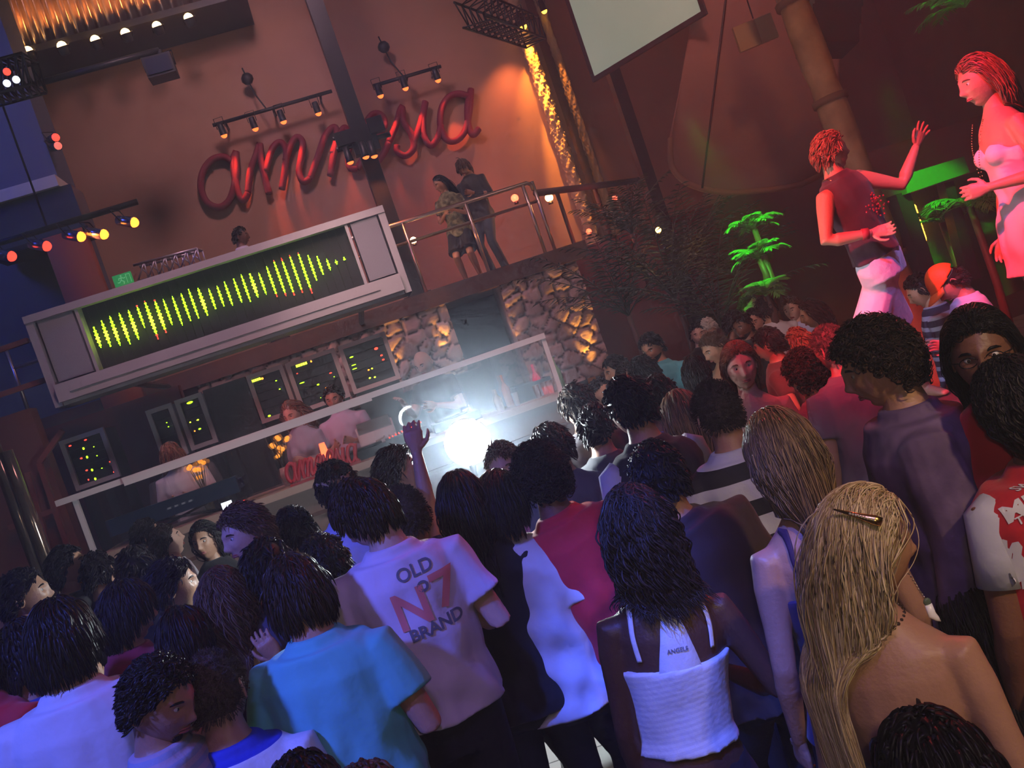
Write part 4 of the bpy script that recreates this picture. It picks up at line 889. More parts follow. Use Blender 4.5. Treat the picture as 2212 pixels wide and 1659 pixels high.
# ---- palms and foliage
def frond(b, p, d, L, w, droop, n=18, lf=11, rng=None):
    d = unit(d); pts = []; q = np.array(p, float); dd = d.copy()
    for i in range(n): pts.append(q.copy()); q = q+dd*L/n; dd = unit(dd+np.array([0, 0, -droop/n]))
    b.tube(pts, [.008*(1-i/n)+.002 for i in range(n)], 5, ref=(.3, .5, .2))
    for i in range(2, n):
        tg = unit(pts[i]-pts[i-1]); s_ = unit(np.cross(tg, EZ)+1e-5)
        l = w*math.sin(PI*(i+1)/(n+2))**.6
        for sg in (-1, 1):
            e_ = unit(s_*sg+tg*.7+EZ*(-.15)+rng.normal(0, .08, 3)); a_ = pts[i]; t1 = a_+e_*l*.5+tg*.012; t2 = a_+e_*l*.5-tg*.012; t3 = a_+e_*l+EZ*(-.15*l)
            nn_ = unit(np.cross(e_, tg))*.0015; b.add([a_, t1, t3, t2, a_+nn_, t1+nn_, t3+nn_, t2+nn_], [(0, 1, 2, 3), (7, 6, 5, 4), (0, 4, 5, 1), (1, 5, 6, 2), (2, 6, 7, 3), (3, 7, 4, 0)])
def palm(loc, nf, L, w, label, m, seed, stem=0., group=None, up=.8, droop=1.3, name='palm'):
    rng = np.random.default_rng(seed); t = empty(name, np.array([loc[0], loc[1], loc[2]-stem]), label, 'plant', group); b = MB()
    for i in range(nf):
        a = i*2.4+rng.uniform(-.3, .3); frond(b, (0, 0, stem), (math.cos(a), math.sin(a), up*rng.uniform(.5, 1.6)), L*rng.uniform(.75, 1.1), w, droop, rng=rng)
    b.obj('fronds', m, t, smooth=False)
    if stem > 0: b = MB(); b.tube([(0, 0, 0), (0.02, 0, stem*.5), (0, 0, stem)], [.045, .035, .03], 8); b.obj('stem', M_wood, t)
    return t
M_leaf = mat('palm_leaf', (.10, .30, .05), .5, bump=(40, .2)); M_leafd = mat('dark_leaf', (.035, .06, .03), .6, bump=(40, .2))  # darker leaf copy puts the shade of the unlit palms into colour
for k_, (x, y, d_, L) in enumerate(((1630, 495, 9.0, .30), (1640, 560, 9.0, .34), (1655, 640, 8.8, .28))):
    p = at(x, y, d_); palm(p, 14, L, .12, ('green lit palm fronds beside the dancer, ' + ('the topmost tuft', 'the middle tuft', 'the lowest tuft near the heads')[k_]), M_leaf, 11+k_, stem=max(.3, p[2]-.3) if k_ == 0 else .3, group='green lit palm tufts', up=1.5, droop=1.8)
p = at(2035, 480, 8.3); palm(p, 12, .55, .16, 'bright green palm inside the kiosk', M_leaf, 21, stem=1.2)
p = at(2095, 445, 7.9); palm(p, 11, .42, .16, 'bright green palm between kiosk and woman in pink dress', M_leaf, 22, stem=1.4)
p = at(2085, 15, 8.5); palm(p, 12, .5, .14, 'green lit leafy clump at the top right', M_leaf, 23, name='hanging_plant')
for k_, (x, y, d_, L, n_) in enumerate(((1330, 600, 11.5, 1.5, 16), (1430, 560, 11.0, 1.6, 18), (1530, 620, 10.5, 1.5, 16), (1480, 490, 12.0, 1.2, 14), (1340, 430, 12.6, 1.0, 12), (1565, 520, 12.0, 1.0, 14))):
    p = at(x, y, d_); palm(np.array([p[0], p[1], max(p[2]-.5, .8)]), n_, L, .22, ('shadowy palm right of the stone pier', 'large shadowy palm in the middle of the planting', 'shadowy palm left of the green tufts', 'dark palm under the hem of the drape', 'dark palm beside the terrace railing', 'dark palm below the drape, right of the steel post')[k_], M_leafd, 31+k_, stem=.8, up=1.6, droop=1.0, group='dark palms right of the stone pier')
# ---- small lamps
def globe(px, py, d_, r, c, s, label, pw=0, m=None):
    p = at(px, py, d_); t = empty('lamp', p, label, 'lamp'); b = MB(); b.ell((0, 0, 0), (r, r, r), 14, 10); b.obj('bulb', m or emi('glow_%d' % int(px), c, s), t); b = MB(); b.tube([(0, .0, -r*1.6), (0, 0, -r*.8)], [r*.6, r*.5], 10); b.obj('base', M_blk, t)
    if pw: point('lamp_light', p+np.array([0, -r*1.5-.03, 0]), c, pw, r)
globe(893, 519, 12.6, .045, (1, .45, .2), 30, 'small glowing lamp on the balcony behind the railing', 8)
globe(1186, 427, 13.5, .06, (1, .35, .1), 25, 'glowing orange lamp at the end of the balcony railing', 25)
globe(1112, 428, 14.5, .06, (1, .10, .04), 6, 'red glowing lamp behind the balcony couple', 8)
globe(1422, 497, 11.2, .035, (1, .5, .08), 20, 'tiny yellow lamp among the dark palms', 4)
globe(1328, 428, 13.5, .04, (1, .08, .04), 5, 'tiny red lamp above the stone pier', 3)
globe(1272, 500, 13.0, .04, (1, .1, .04), 4, 'dim red lamp at the balcony corner', 4)
# stone wall up lights
for (x, y), (tx, ty), pw in (((1095, 800), (1085, 640), 60), ((1290, 800), (1215, 590), 110), ((850, 800), (845, 700), 30), ((955, 760), (948, 670), 35)):
    a, z_ = uz(x, y, VB-.22); c, z2_ = uz(tx, ty, VB); spot('stone_uplight', S(a, VB-.24, z_-.2), S(c, VB-.02, z2_), (1., .42, .06), pw, 34, .7, .02)
# ---- podium
POD = .86
b = MB()
for z0_, z1_, g in ((0, POD-.06, 0), (POD-.06, POD, .05)): b.box((1.75-g, 3.7-g, z0_), (4.4+g, 6.5+g, z1_), 0)
t = empty('podium', (3.0, 5.1, 0), 'raised dance podium under the two dancers', 'podium'); at_root(b, t).obj('deck', mat('podium_maroon', (.10, .04, .05), .6, bump=(10, .3)), t, smooth=False)
# ---- things on the counter
c0 = lambda x, y, v=VR+.3: S(*[uz(x, y, v)[0], v, CZ])
u, z = uz(385, 1085, VR+.35)
t = empty('keyboard_synthesizer', S(u, VR+.35, CZ), 'long dark blue keyboard synthesizer on the left of the counter', 'keyboard')
kw = .55
b = MB(); b.sbox(u-kw, u+kw, VR+.14, VR+.5, CZ+.12, CZ+.20); b.sbox(u-kw, u+kw, VR+.12, VR+.2, CZ+.1, CZ+.24); rpart(b, 'case', mat('synth_blue', (.03, .05, .11), .35, .2), t)
b = MB(); [b.sbox(u-kw+.1+i*.03, u-kw+.127+i*.03, VR+.34, VR+.49, CZ+.20, CZ+.208) for i in range(28)]; rpart(b, 'white_keys', mat('key_white', (.7, .7, .72), .3), t)
b = MB(); [b.sbox(u-kw+.12+i*.03, u-kw+.135+i*.03, VR+.34, VR+.43, CZ+.208, CZ+.22) for i in range(27) if i % 7 not in (2, 6)]; rpart(b, 'black_keys', M_blk, t)
b = MB(); b.tube([S(u-.4, VR+.2, CZ), S(u+.4, VR+.42, CZ+.12)], [.012], 6, ref=E2); b.tube([S(u+.4, VR+.2, CZ), S(u-.4, VR+.42, CZ+.12)], [.012], 6, ref=E2); rpart(b, 'stand', M_blk, t, True)
b = MB(); [b.sbox(u-.05+i*.06, u-.02+i*.06, VR+.117, VR+.12, CZ+.16, CZ+.175) for i in range(4)]; rpart(b, 'front_print', mat('print_pale', (.6, .6, .65), .5), t)
u, z = uz(488, 1082, VR-.02)
t = empty('phone', S(u, VR-.02, CZ), 'small phone with a lit white screen at the counter edge', 'phone'); b = MB(); b.sbox(u-.05, u+.05, VR-.03, VR-.015, CZ+.005, CZ+.075); rpart(b, 'case', M_blk, t); b = MB(); b.sbox(u-.043, u+.043, VR-.034, VR-.03, CZ+.012, CZ+.068); rpart(b, 'screen', emi('phone_screen', (.75, .85, 1.), 4), t)
globe(524, 1086, 8.0, .014, (1, .05, .03), 12, 'tiny red lamp on the counter beside the phone')
# mixer and decks in front of the bald DJ
u, z = uz(880, 945, VR+.3)
t = empty('dj_mixer', S(u, VR+.35, CZ), 'black DJ mixer with rows of red lamps before the bald DJ', 'mixer')
b = MB(); b.sbox(u-.19, u+.19, VR+.2, VR+.56, CZ, CZ+.10); rpart(b, 'case', M_blk, t)
for i in range(6):
    for j in range(2): b = MB(); b.tube([S(u-.14+i*.055, VR+.27+j*.1, CZ+.10), S(u-.14+i*.055, VR+.27+j*.1, CZ+.125)], [.012, .010], 10); rpart(b, 'knob', M_steel, t, True)
b = MB(); [b.ell(S(u-.15+i*.03, VR+.21, CZ+.104+.004*i), (.007, .007, .006), 6, 5) for i in range(11)]; rpart(b, 'lamp_row', RED, t, True)
for k_, (x, y) in enumerate(((800, 975), (985, 905))):
    u, z = uz(x, y, VR+.3); t = empty('turntable', S(u, VR+.35, CZ), ('black turntable left of the mixer', 'black turntable right of the mixer, by the strobe')[k_], 'turntable', 'DJ turntables')
    b = MB(); b.sbox(u-.22, u+.22, VR+.18, VR+.54, CZ, CZ+.08); rpart(b, 'plinth', M_blk, t)
    b = MB(); b.tube([S(u-.03, VR+.36, CZ+.08), S(u-.03, VR+.36, CZ+.1)], [.155, .155], 28); rpart(b, 'platter', mat('vinyl', (.015, .015, .015), .25), t, True)
    b = MB(); b.tube([S(u+.17, VR+.5, CZ+.08), S(u+.17, VR+.5, CZ+.13), S(u+.15, VR+.33, CZ+.12), S(u+.08, VR+.27, CZ+.11)], [.012, .008, .006, .009], 8); rpart(b, 'tonearm', M_steel, t, True)
# red script sign on the counter
su = np.concatenate([p for _, p in strokes]); mn, mx = su.min(0), su.max(0)
a, za = uz(622, 1035, VR+.0); c, zc = uz(776, 985, VR+.0); k_ = (c-a)/(mx[0]-mn[0])
t = empty('counter_sign', S((a+c)/2, VR+.02, CZ), 'small red script lettering standing on the counter edge', 'sign')
for ch, ss in [(l, None) for l, _ in LET]: pass
cnt = 0
for ch, ss in LET:
    b = MB()
    for s_ in ss: pts = strokes[cnt][1]; cnt += 1; b.tube([S(a+(q[0]-mn[0])*k_, VR+.02, CZ+.02+(q[1]-mn[1])*k_*1.5) for q in pts], [(.017, .022)], 7, ref=E1)
    rpart(b, 'letter', mat('glossy_red', (.65, .02, .04), .3, coat=.4), t, True)
b = MB(); b.sbox(a, c, VR+.0, VR+.05, CZ, CZ+.02); rpart(b, 'base', mat('glossy_red2', (.4, .02, .03), .4), t)
# tall red glass lamp
u, z = uz(704, 985, VR+.15); t = empty('table_lamp', S(u, VR+.15, CZ), 'glowing orange red tapered lamp behind the red counter lettering', 'lamp'); b = MB(); b.tube([S(u, VR+.15, CZ+.05), S(u, VR+.15, CZ+.12), S(u, VR+.15, CZ+.26)], [.04, .038, .024], 14); rpart(b, 'shade', emi('lava_glow', (1., .12, .04), 3.2), t, True); b = MB(); b.tube([S(u, VR+.15, CZ), S(u, VR+.15, CZ+.05)], [.035, .042], 14); rpart(b, 'base', M_blk, t, True)
# flowers
for x, y, lab in ((425, 1015, 'glowing orange flower bunch beside the keyboard player'), (593, 960, 'small glowing orange flower bunch left of the fair haired woman')):
    v_ = VR+.45; u, z = uz(x, y, v_); t = empty('flower_vase', S(u, v_, CZ), lab, 'flowers'); b = MB(); rg = np.random.default_rng(int(x)); b.tube([S(u, v_, CZ), S(u, v_, CZ+.10), S(u, v_, CZ+.16)], [.035, .045, .03], 12); rpart(b, 'vase', mat('vase_glass', (.3, .25, .2), .1), t, True)
    b = MB(); b2 = MB(); hgt = max(.22, z-CZ)
    for i in range(12):
        q = S(u, v_, CZ+hgt)+rg.normal(0, .05, 3); b.tube([S(u, v_, CZ+.12), q], [.004], 5, ref=(.3, 1, 0)); b2.ell(q, (.022, .022, .02), 8, 6)
    rpart(b, 'stems', M_leafd, t, True); rpart(b2, 'blossoms', mat('orange_petals', (.8, .3, .06), .6, emit=(1, .35, .03), es=1.2), t, True)  # petals emit a glow in place of lamp light on them
# crate of glasses, bottles
u, z = uz(1135, 800, VR+.35); t = empty('crate', S(u, VR+.35, CZ), 'dark blue open crate at the right end of the counter', 'crate'); b = MB(); b.sbox(u-.17, u+.17, VR+.2, VR+.22, CZ, CZ+.15); b.sbox(u-.17, u+.17, VR+.5, VR+.52, CZ, CZ+.15); b.sbox(u-.17, u-.15, VR+.22, VR+.5, CZ, CZ+.15); b.sbox(u+.15, u+.17, VR+.22, VR+.5, CZ, CZ+.15); b.sbox(u-.15, u+.15, VR+.22, VR+.5, CZ, CZ+.02); rpart(b, 'body', mat('crate_blue', (.03, .05, .09), .5), t)
def glass(u, v, h, r, label, m, group=None, liquid=None, bottle=False):
    t = empty('bottle' if bottle else 'drinking_glass', S(u, v, CZ), label, 'bottle' if bottle else 'glass', group); b = MB()
    if bottle: b.tube([S(u, v, CZ+h*q) for q in (0, .03, .55, .68, .75, 1)], [r*.9, r, r, r*.6, r*.32, r*.32], 14)
    else: b.tube([S(u, v, CZ+h*q) for q in (0, .05, 1)], [r*.7, r*.75, r], 14, cap=False)
    rpart(b, 'body' if bottle else 'tumbler', m, t, True)
    if liquid: b = MB(); b.tube([S(u, v, CZ+h*q) for q in (.04, .6)], [r*.68, r*.86], 12); rpart(b, 'drink', liquid, t, True)
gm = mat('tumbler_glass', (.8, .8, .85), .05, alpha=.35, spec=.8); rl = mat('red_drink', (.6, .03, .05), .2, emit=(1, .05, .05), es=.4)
for k_, (x, y, v_) in enumerate(((1150, 815, VR+.12), (1165, 806, VR+.2), (1175, 798, VR+.1), (1186, 795, VR+.25), (1160, 790, VR+.4), (1105, 835, VR+.1))):
    u, _ = uz(x, y, v_); glass(u, v_, .12, .032, 'small drinking glass on the right end of the counter, ' + ('nearest the crate', 'with a red drink', 'at the counter edge', 'beside the end post', 'at the back', 'left of the crate')[k_], gm, 'glasses on the counter', rl if k_ in (1, 2) else None)
for k_, (x, v_, c_) in enumerate(((1150, VR+.3, (.5, .02, .08)), (1060, VR+.2, (.55, .42, .3)), (1195, VR+.4, (.15, .3, .08)), (1082, VR+.35, (.5, .12, .05)))):
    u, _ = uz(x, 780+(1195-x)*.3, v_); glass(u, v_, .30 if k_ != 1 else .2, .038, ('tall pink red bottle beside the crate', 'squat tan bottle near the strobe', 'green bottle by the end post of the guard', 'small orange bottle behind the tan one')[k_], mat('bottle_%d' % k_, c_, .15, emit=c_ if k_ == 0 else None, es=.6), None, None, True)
u, z = uz(790, 870, VR+.5); t = empty('record_crate', S(u, VR+.5, CZ), 'crate packed with dark record sleeves beside the bald DJ', 'crate')
b = MB(); b.sbox(u-.17, u+.17, VR+.42, VR+.60, CZ, CZ+.03); b.sbox(u-.17, u-.155, VR+.42, VR+.6, CZ, CZ+.26); b.sbox(u+.155, u+.17, VR+.42, VR+.6, CZ, CZ+.26); b.sbox(u-.17, u+.17, VR+.42, VR+.43, CZ, CZ+.2); rpart(b, 'box', M_white, t)
b = MB(); [b.sbox(u-.15, u+.15, VR+.435+i*.011, VR+.44+i*.011, CZ+.03, CZ+.30) for i in range(14)]; rpart(b, 'sleeves', mat('sleeves', (.12, .10, .09), .5), t)
# strobe lamp held up
p = at(1010, 955, 5.2)
t = empty('hand_lamp', p, 'dazzling white lamp held above the crowd in the middle', 'lamp')
b = MB(); b.ell((0, -.02, 0), (.13, .07, .13), 24, 16); b.obj('bulb', emi('flash_white', (.85, .95, 1.), 45), t); b = MB(); b.tube([(0, .10, 0), (0, .02, 0)], [.06, .135], 18); b.obj('reflector', M_steel, t); b = MB(); b.tube([(0, .06, -.03), (-.03, .06, -.2)], [.02], 10); b.obj('handle', M_blk, t)
STROBE = p
# ------------------------------------------------------------- cast
WHT = (.62, .60, .66)
def P(*a, **k): return person(*a, **k)
# DJs and staff (stand on the platform)
P((372, 985, 240), 185, 'fair haired person in white shirt bent over the keyboard', pitch=30, sk='fair', top=('tee', 'white', WHT), hair=('mop', 'red', None), arms='cc', floor=PLZ, det=1)
P((632, 895, 232), 160, 'fair haired woman in grey blue top behind the red counter lettering', sex='f', pitch=15, sk='fair', top=('tee', 'greyblue', (.30, .34, .44)), hair=('wavy', 'red', None), arms='cd', floor=PLZ, det=1)
P((722, 862, 232), 175, 'person in violet white shirt standing between the fair haired woman and the bald DJ', pitch=10, sk='tan', top=('tee', 'violetwhite', (.50, .45, .62)), hair=('short', 'dark', None), arms='cc', floor=PLZ, det=1)
P((915, 785, 228), 150, 'bald DJ in dark shirt reaching over the mixer', pitch=22, sk='fair', top=('tee', 'navyblack', (.03, .03, .045)), hair=None, arms=('c', 'f'), floor=PLZ, det=1)
P((520, 512, 166), -85, 'dark haired man in white polo shirt sitting high behind the LED wall', sk='brown', top=('tee', 'white', WHT), hair=('short', 'black', None), floor=BZ, det=0)
P((952, 398, 152), 170, 'dark haired woman in patterned top and short skirt on the balcony', sex='f', pitch=15, hyaw=120, sk='tan', top=('tee', 'olivepattern', mat('olive_print', (.08, .08, .04), .9, noise=(14, (.30, .30, .16), .1))), bot=(.02, .02, .03), face='shorts', hair=('long', 'black', None), arms='cc', floor=BZ, det=1)
P((1002, 362, 152), 150, 'man in dark clothes leaning over the woman on the balcony', pitch=25, sk='tan', top=('long', 'darkjacket', (.035, .035, .04)), bot=(.06, .08, .12), hair=('mop', 'brown', None), arms='cd', floor=BZ, det=1)
# dancers
D1 = P((1795, 330, 350), -150, 'male dancer in dark vest and white shorts, one hand raised, on the podium', hyaw=-85, pitch=0, lean=(-.10, -.02), sk='tan', top=('vest', 'maroonblack', (.05, .012, .025)), bot=mat('white_shorts', (.72, .68, .80), .75, bump=(20, .5), sheen=.2), face='shorts', hair=('short', 'red', .04),
       arms=(((.24, .14, -.14), (.40, .22, .12)), ((.14, .02, -.26), (-.12, .26, -.30))), hands=(.15, .7), floor=POD, det=2, tlo=.0, stance={-1: np.array([1.92, 5.9, POD]), 1: np.array([hitz(2005, 858, POD)[0], hitz(2005, 858, POD)[1], POD])})
D2 = P((2118, 175, 445), 85, 'tall woman with long hair in pale pink minidress on the podium', hyaw=88, pitch=5, sex='f', sk='tan', top=('dress', 'pinkdress', (.80, .55, .60)), bot=None, hair=('long', 'red', .42), arms=('b', 'd'), floor=POD, det=2)
# cap man etc. behind the podium
CP = P((2050, 612, 330), 80, 'man in orange cap and white polo looking down at his hands', pitch=40, sk='tan', top=('tee', 'whitepolo', (.72, .68, .78)), hair=('short', 'dark', None), arms='cc', det=2, cap=mat('orange_cap', (.85, .16, .01), .6, bump=(60, .3)))
P((1992, 628, 300), 60, 'person in navy and grey striped shirt behind the man with the orange cap', pitch=20, sk='tan', top=('tee', 's', stripe_mat('navy_stripes', (.02, .02, .05), (.28, .30, .42), .075, .4)), hair=('short', 'black', None), arms='dd', det=1)
# ---- foreground
N7 = P((790, 1112, 640), 8, 'man in lavender white T-shirt printed OLD No7 BRAND, back turned', hyaw=62, pitch=28, sk='fair', top=('tee', 'lavender', (.70, .58, .72)), bot=(.012, .012, .018), hair=('mop', 'dark', .055), arms='bb', det=3, loose=.03, tlo=-.02)
P((645, 1285, 690), -8, 'man with shaggy dark hair in plain turquoise T-shirt', hyaw=25, pitch=28, sk='tan', top=('tee', 'turquoise', (.13, .52, .52)), hair=('mop', 'dark', .085), arms='bb', det=3, loose=.035)
BL = P((1868, 1180, 980), -38, 'woman with long straight blonde hair and gold hair clip', hyaw=-84, pitch=10, sex='f', sk='tan', top=('tube', 'black', (.012, .012, .014)), hair=('long', 'blonde', .56), arms='dd', det=3)
BB = P((1692, 985, 790), 8, 'woman with brown blond streaked bob and thin straps', pitch=5, sex='f', sk='tan', top=('tank', 'darkpurple', (.05, .02, .07)), hair=('bob', 'dirty', .24), arms='dd', det=3)
P((1900, 790, 740), 72, 'man in profile with curly dark hair and striped purple shirt', pitch=10, sk='tan', top=('robe', 'x', mat('purple_stripes', (.08, .045, .11), .85, bump=(20, .4), noise=(9, (.19, .12, .22), .2))), hair=('curly', 'dark', .07), arms='dd', det=3, loose=.05)
BR = P((1380, 1148, 770), 2, 'woman with dark crimped braids in white racerback tank top', pitch=4, sex='f', sk='dark', top=('tank', 'x', stripe_mat('ribbed_white', (.70, .70, .70), (.62, .62, .64), .016, .5)), bot=(.02, .015, .02), hair=('braid', 'dark', .25), arms='db', det=3, tlo=.10, lean=(.075, 0))
RM = P((1172, 1035, 560), 0, 'man with bushy dark hair in bright red shirt', hyaw=20, sk='brown', top=('tee', 'red', (.62, .02, .035)), bot=(.02, .03, .05), hair=('curly', 'black', .07), arms='dd', det=3, loose=.015, lean=(-.10, 0))
ST = P((1552, 895, 580), 4, 'man with cropped hair in wide black and white striped shirt', sk='tan', top=('tee', 'x', stripe_mat('bold_stripes', (.02, .02, .025), (.60, .62, .70), .135, .55)), hair=('buzz', 'black', None), arms='dd', det=2, loose=.02)
BV = P((1362, 882, 545), 18, 'man with short dark hair and black vest over white sleeves', hyaw=25, sk='tan', top=('vest', 'black', (.012, .012, .014)), hair=('short', 'black', .03), arms='dd', det=2, loose=.02)
GL = P((2122, 764, 800), 150, 'dark skinned woman with glasses and long black hair', pitch=5, sex='f', sk='brown', top=('tee', 'red2', (.50, .015, .03)), hair=('long', 'black', .3), arms='dd', glasses=True, det=3)
JR = P((2199, 880, 850), 5, 'person in red basketball jersey lettered MIS at the right edge', sk='brown', top=('vest', 'jersey', (.55, .012, .025)), hair=('wavy', 'black', .14), arms='dd', det=3, loose=.045)
P((135, 1385, 720), 5, 'man with bushy black hair and bright white T-shirt at the lower left', pitch=18, sk='tan', top=('tee', 'white', WHT), hair=('mop', 'black', .09), arms='bb', det=3, loose=.03)
P((345, 1515, 780), -95, 'man with goatee looking down in a pale striped polo', hyaw=-108, pitch=24, sk='olive', top=('tee', 'x', stripe_mat('pale_stripes', (.30, .32, .45), (.45, .35, .42), .03, .5)), hair=('short', 'black', .026), beard='goatee', arms='bb', det=3)
P((470, 1500, 740), 0, 'man with shaved head and protruding ears in blue and white shirt', sk='tan', top=('tee', 'x', stripe_mat('royal_and_white', (.03, .05, .45), (.68, .70, .80), .30, .33)), hair=('buzz', 'dark', None), arms='dd', det=3, loose=.02)
P((668, 1745, 900), 0, 'dark head of hair cut by the bottom edge, left of the brown one', sk='tan', hair=('mop', 'black', .07), det=2)
P((812, 1770, 900), 0, 'brown head of hair cut by the bottom edge below the turquoise T-shirt', sk='tan', hair=('mop', 'brown', .07), det=2)
P((2040, 1700, 1250), 10, 'black haired head cut by the bottom edge in front of the blonde woman', sk='tan', hair=('mop', 'black', .09), det=2)
P((2118, 1345, 800), 0, 'person in black with black hair near the right edge', sk='brown', hair=('long', 'black', .3), top=('tee', 'black', (.012, .012, .014)), det=2)
P((275, 1325, 540), -50, 'man with mop of dark hair and red shirt biting his hand', pitch=12, sk='tan', top=('tee', 'darkred', (.30, .02, .04)), hair=('mop', 'black', .09), arms=('face', 'd'), hands=(1.1, .6), det=3)
P((402, 1390, 600), 5, 'person with smooth black hair, one hand at the side of the head', sex='f', sk='tan', top=('tee', 'black', (.012, .012, .014)), hair=('bob', 'black', .2), arms=('d', ((.14, .05, -.10), (.10, .02, .18))), hands=(.5, .6), det=2)
P((490, 1300, 570), 0, 'woman with long wavy brown hair and bare shoulders', sex='f', pitch=0, sk='fair', top=('tube', 'black', (.012, .012, .014)), hair=('wavy', 'brown', .33), arms='dd', det=3)
P((375, 1270, 480), -70, 'man in profile with dark swept hair between mop haired man and wavy haired woman', pitch=5, sk='olive', top=('tee', 'turquoise', (.13, .52, .52)), hair=('short', 'black', .05), arms='dd', det=3)
P((445, 1168, 330), 170, 'smiling woman with long dark hair facing the camera', sex='f', sk='tan', hair=('wavy', 'black', .3), pitch=0, det=2)
P((532, 1152, 510), 75, 'man with short brown hair in white T-shirt looking left', hyaw=130, pitch=5, sk='fair', top=('tee', 'white', WHT), hair=('short', 'brown', .04), arms='dd', det=3)
P((320, 1160, 300), -65, 'man in brown shirt in profile below the keyboard', pitch=-5, sk='tan', top=('tee', 'brownred', (.12, .05, .04)), hair=('short', 'black', None), det=2)
P((362, 1172, 310), -60, 'man in white T-shirt looking up to the booth', pitch=-12, sk='fair', top=('tee', 'white', WHT), hair=('short', 'dark', None), det=2)
P((640, 1155, 470), 0, 'back of a round dark head left of the man with the printed T-shirt', sk='tan', hair=('short', 'black', .04), det=2)
DP = P((705, 1225, 560), 12, 'man with short dark hair in dark T-shirt with a small line of print', sk='tan', hair=('short', 'black', .035), top=('tee', 'blackp', (.03, .02, .035)), det=2)
HB = P((730, 1055, 470), 10, 'person with tan headband over dark hair near the booth', sk='tan', hair=('short', 'black', .04), top=('tee', 'paleblue', (.45, .48, .75)), arms='dd', det=2)
P((862, 1020, 440), -80, 'man in profile with tousled brown hair lit by the white lamp', pitch=-5, sk='fair', hair=('short', 'dark', .05), det=3)
P((880, 1120, 560), 5, 'man with cropped black hair and large ear behind the printed T-shirt', sk='brown', hair=('buzz', 'black', None), det=2)
LW_ = P((1003, 1092, 570), 0, 'woman with long dark hair under the white lamp, arm raised', sex='f', sk='tan', hair=('long', 'black', .36), top=('tee', 'black', (.012, .012, .014)), arms=(((.0, .16, .24), (-.03, .20, .50)), 'd'), det=2)
WS = P((1085, 1090, 560), -15, 'dark haired woman in loose white shirt between raised lamp and red shirt', sex='f', sk='tan', hair=('slick', 'black', .10), top=('tee', 'whiteshirt', (.66, .64, .66)), arms='dd', det=3, loose=.04)
P((1092, 1008, 430), 170, 'person facing the camera right beside the white lamp', sk='fair', hair=('short', 'brown', None), top=('tee', 'pink', (.6, .25, .25)), det=2)
P((1425, 1035, 640), 10, 'man with dark hair in brown sleeveless shirt behind the braided woman', sk='tan', hair=('short', 'black', .03), top=('tee', 'brown', (.06, .03, .025)), lean=(-.12, 0), det=2, loose=.03)
P((1798, 755, 430), 12, 'balding man in plain grey T-shirt', hyaw=25, sk='fair', hair=('buzz', 'grey', None), top=('tee', 'grey', (.24, .20, .27)), det=2, loose=.02)
P((1742, 812, 420), 18, 'curly dark haired head left of the grey T-shirt', sk='tan', hair=('curly', 'dark', .06), top=('tee', 'rose', (.3, .12, .14)), det=2)
P((1600, 792, 420), 172, 'red lit woman with fair hair facing the camera', sex='f', sk='fair', hair=('long', 'red', .22), top=('tank', 'pinktop', (.55, .25, .3)), pitch=5, det=3)
TV = P((1408, 752, 262), 150, 'bearded man in open turquoise vest', hyaw=140, pitch=18, sk='tan', hair=('short', 'black', None), beard='full', top=('tee', 'turq2', (.10, .48, .60)), det=2)
P((1505, 812, 330), -12, 'dark haired person with bare shoulders right of the turquoise vest', sex='f', sk='tan', hair=('bob', 'black', .12), top=('tank', 'orange', (.45, .14, .06)), det=2)
P((1392, 812, 330), 25, 'dark haired head in front of the turquoise vest', sk='tan', hair=('short', 'black', .05), top=('tee', 'mint', (.30, .50, .28)), det=2)
P((1332, 800, 262), 100, 'person in pale green top beside the stone pier', sk='tan', hair=('short', 'black', None), top=('tee', 'mint2', (.36, .55, .32)), det=1)
P((1358, 822, 290), 175, 'dark haired person peeking below the pale green top', sk='tan', hair=('bob', 'black', .15), top=('tee', 'dk1', (.1, .05, .05)), det=1)
P((1300, 850, 260), -150, 'person facing left in the shade in front of the stone pier', sk='tan', hair=('short', 'black', None), top=('tee', 'dk2', (.06, .03, .03)), det=1)
P((1543, 752, 280), 110, 'young man with cropped brown hair and bare shoulders looking down', pitch=20, sk='tan', hair=('buzz', 'brown', None), top=('tank', 'pk2', (.4, .1, .1)), det=2)
P((1508, 722, 205), 172, 'small smiling face left of the white haired man', sk='fair', hair=('short', 'black', None), det=1)
P((1532, 712, 205), 170, 'white haired man with lowered head', pitch=35, sk='fair', hair=('short', 'white', None), top=('tee', 'dk3', (.08, .05, .06)), det=1)
P((1588, 700, 225), -100, 'dark haired person kissing profile left of the bearded face', sk='tan', hair=('short', 'black', None), det=1)
P((1604, 706, 230), 130, 'grinning dark bearded face in the far crowd', sk='brown', hair=('short', 'black', None), beard='full', det=1)
P((1630, 695, 225), 150, 'round fair face between the bearded man and the white T-shirt', sk='fair', hair=('short', 'black', None), det=1)
P((1618, 660, 200), -140, 'man with glasses at the back of the crowd under the green palm', sk='fair', hair=('short', 'dark', None), glasses=True, det=1)
P((1655, 668, 225), 5, 'man in white T-shirt with his back turned in the far crowd', sk='tan', hair=('short', 'black', None), top=('tee', 'white', WHT), det=1)
P((1712, 668, 225), 140, 'fair person in pale blue shirt below the green palm', sk='fair', hair=('short', 'brown', None), top=('tee', 'paleblue', (.45, .48, .75)), det=1)
P((1755, 678, 250), 75, 'dark haired woman in profile left of the male dancer', sex='f', sk='tan', hair=('wavy', 'dark', .2), det=1)
P((1728, 745, 300), 10, 'red lit brown haired head behind the curly one', sk='tan', hair=('short', 'red', None), top=('tee', 'dk4', (.2, .06, .06)), det=1)
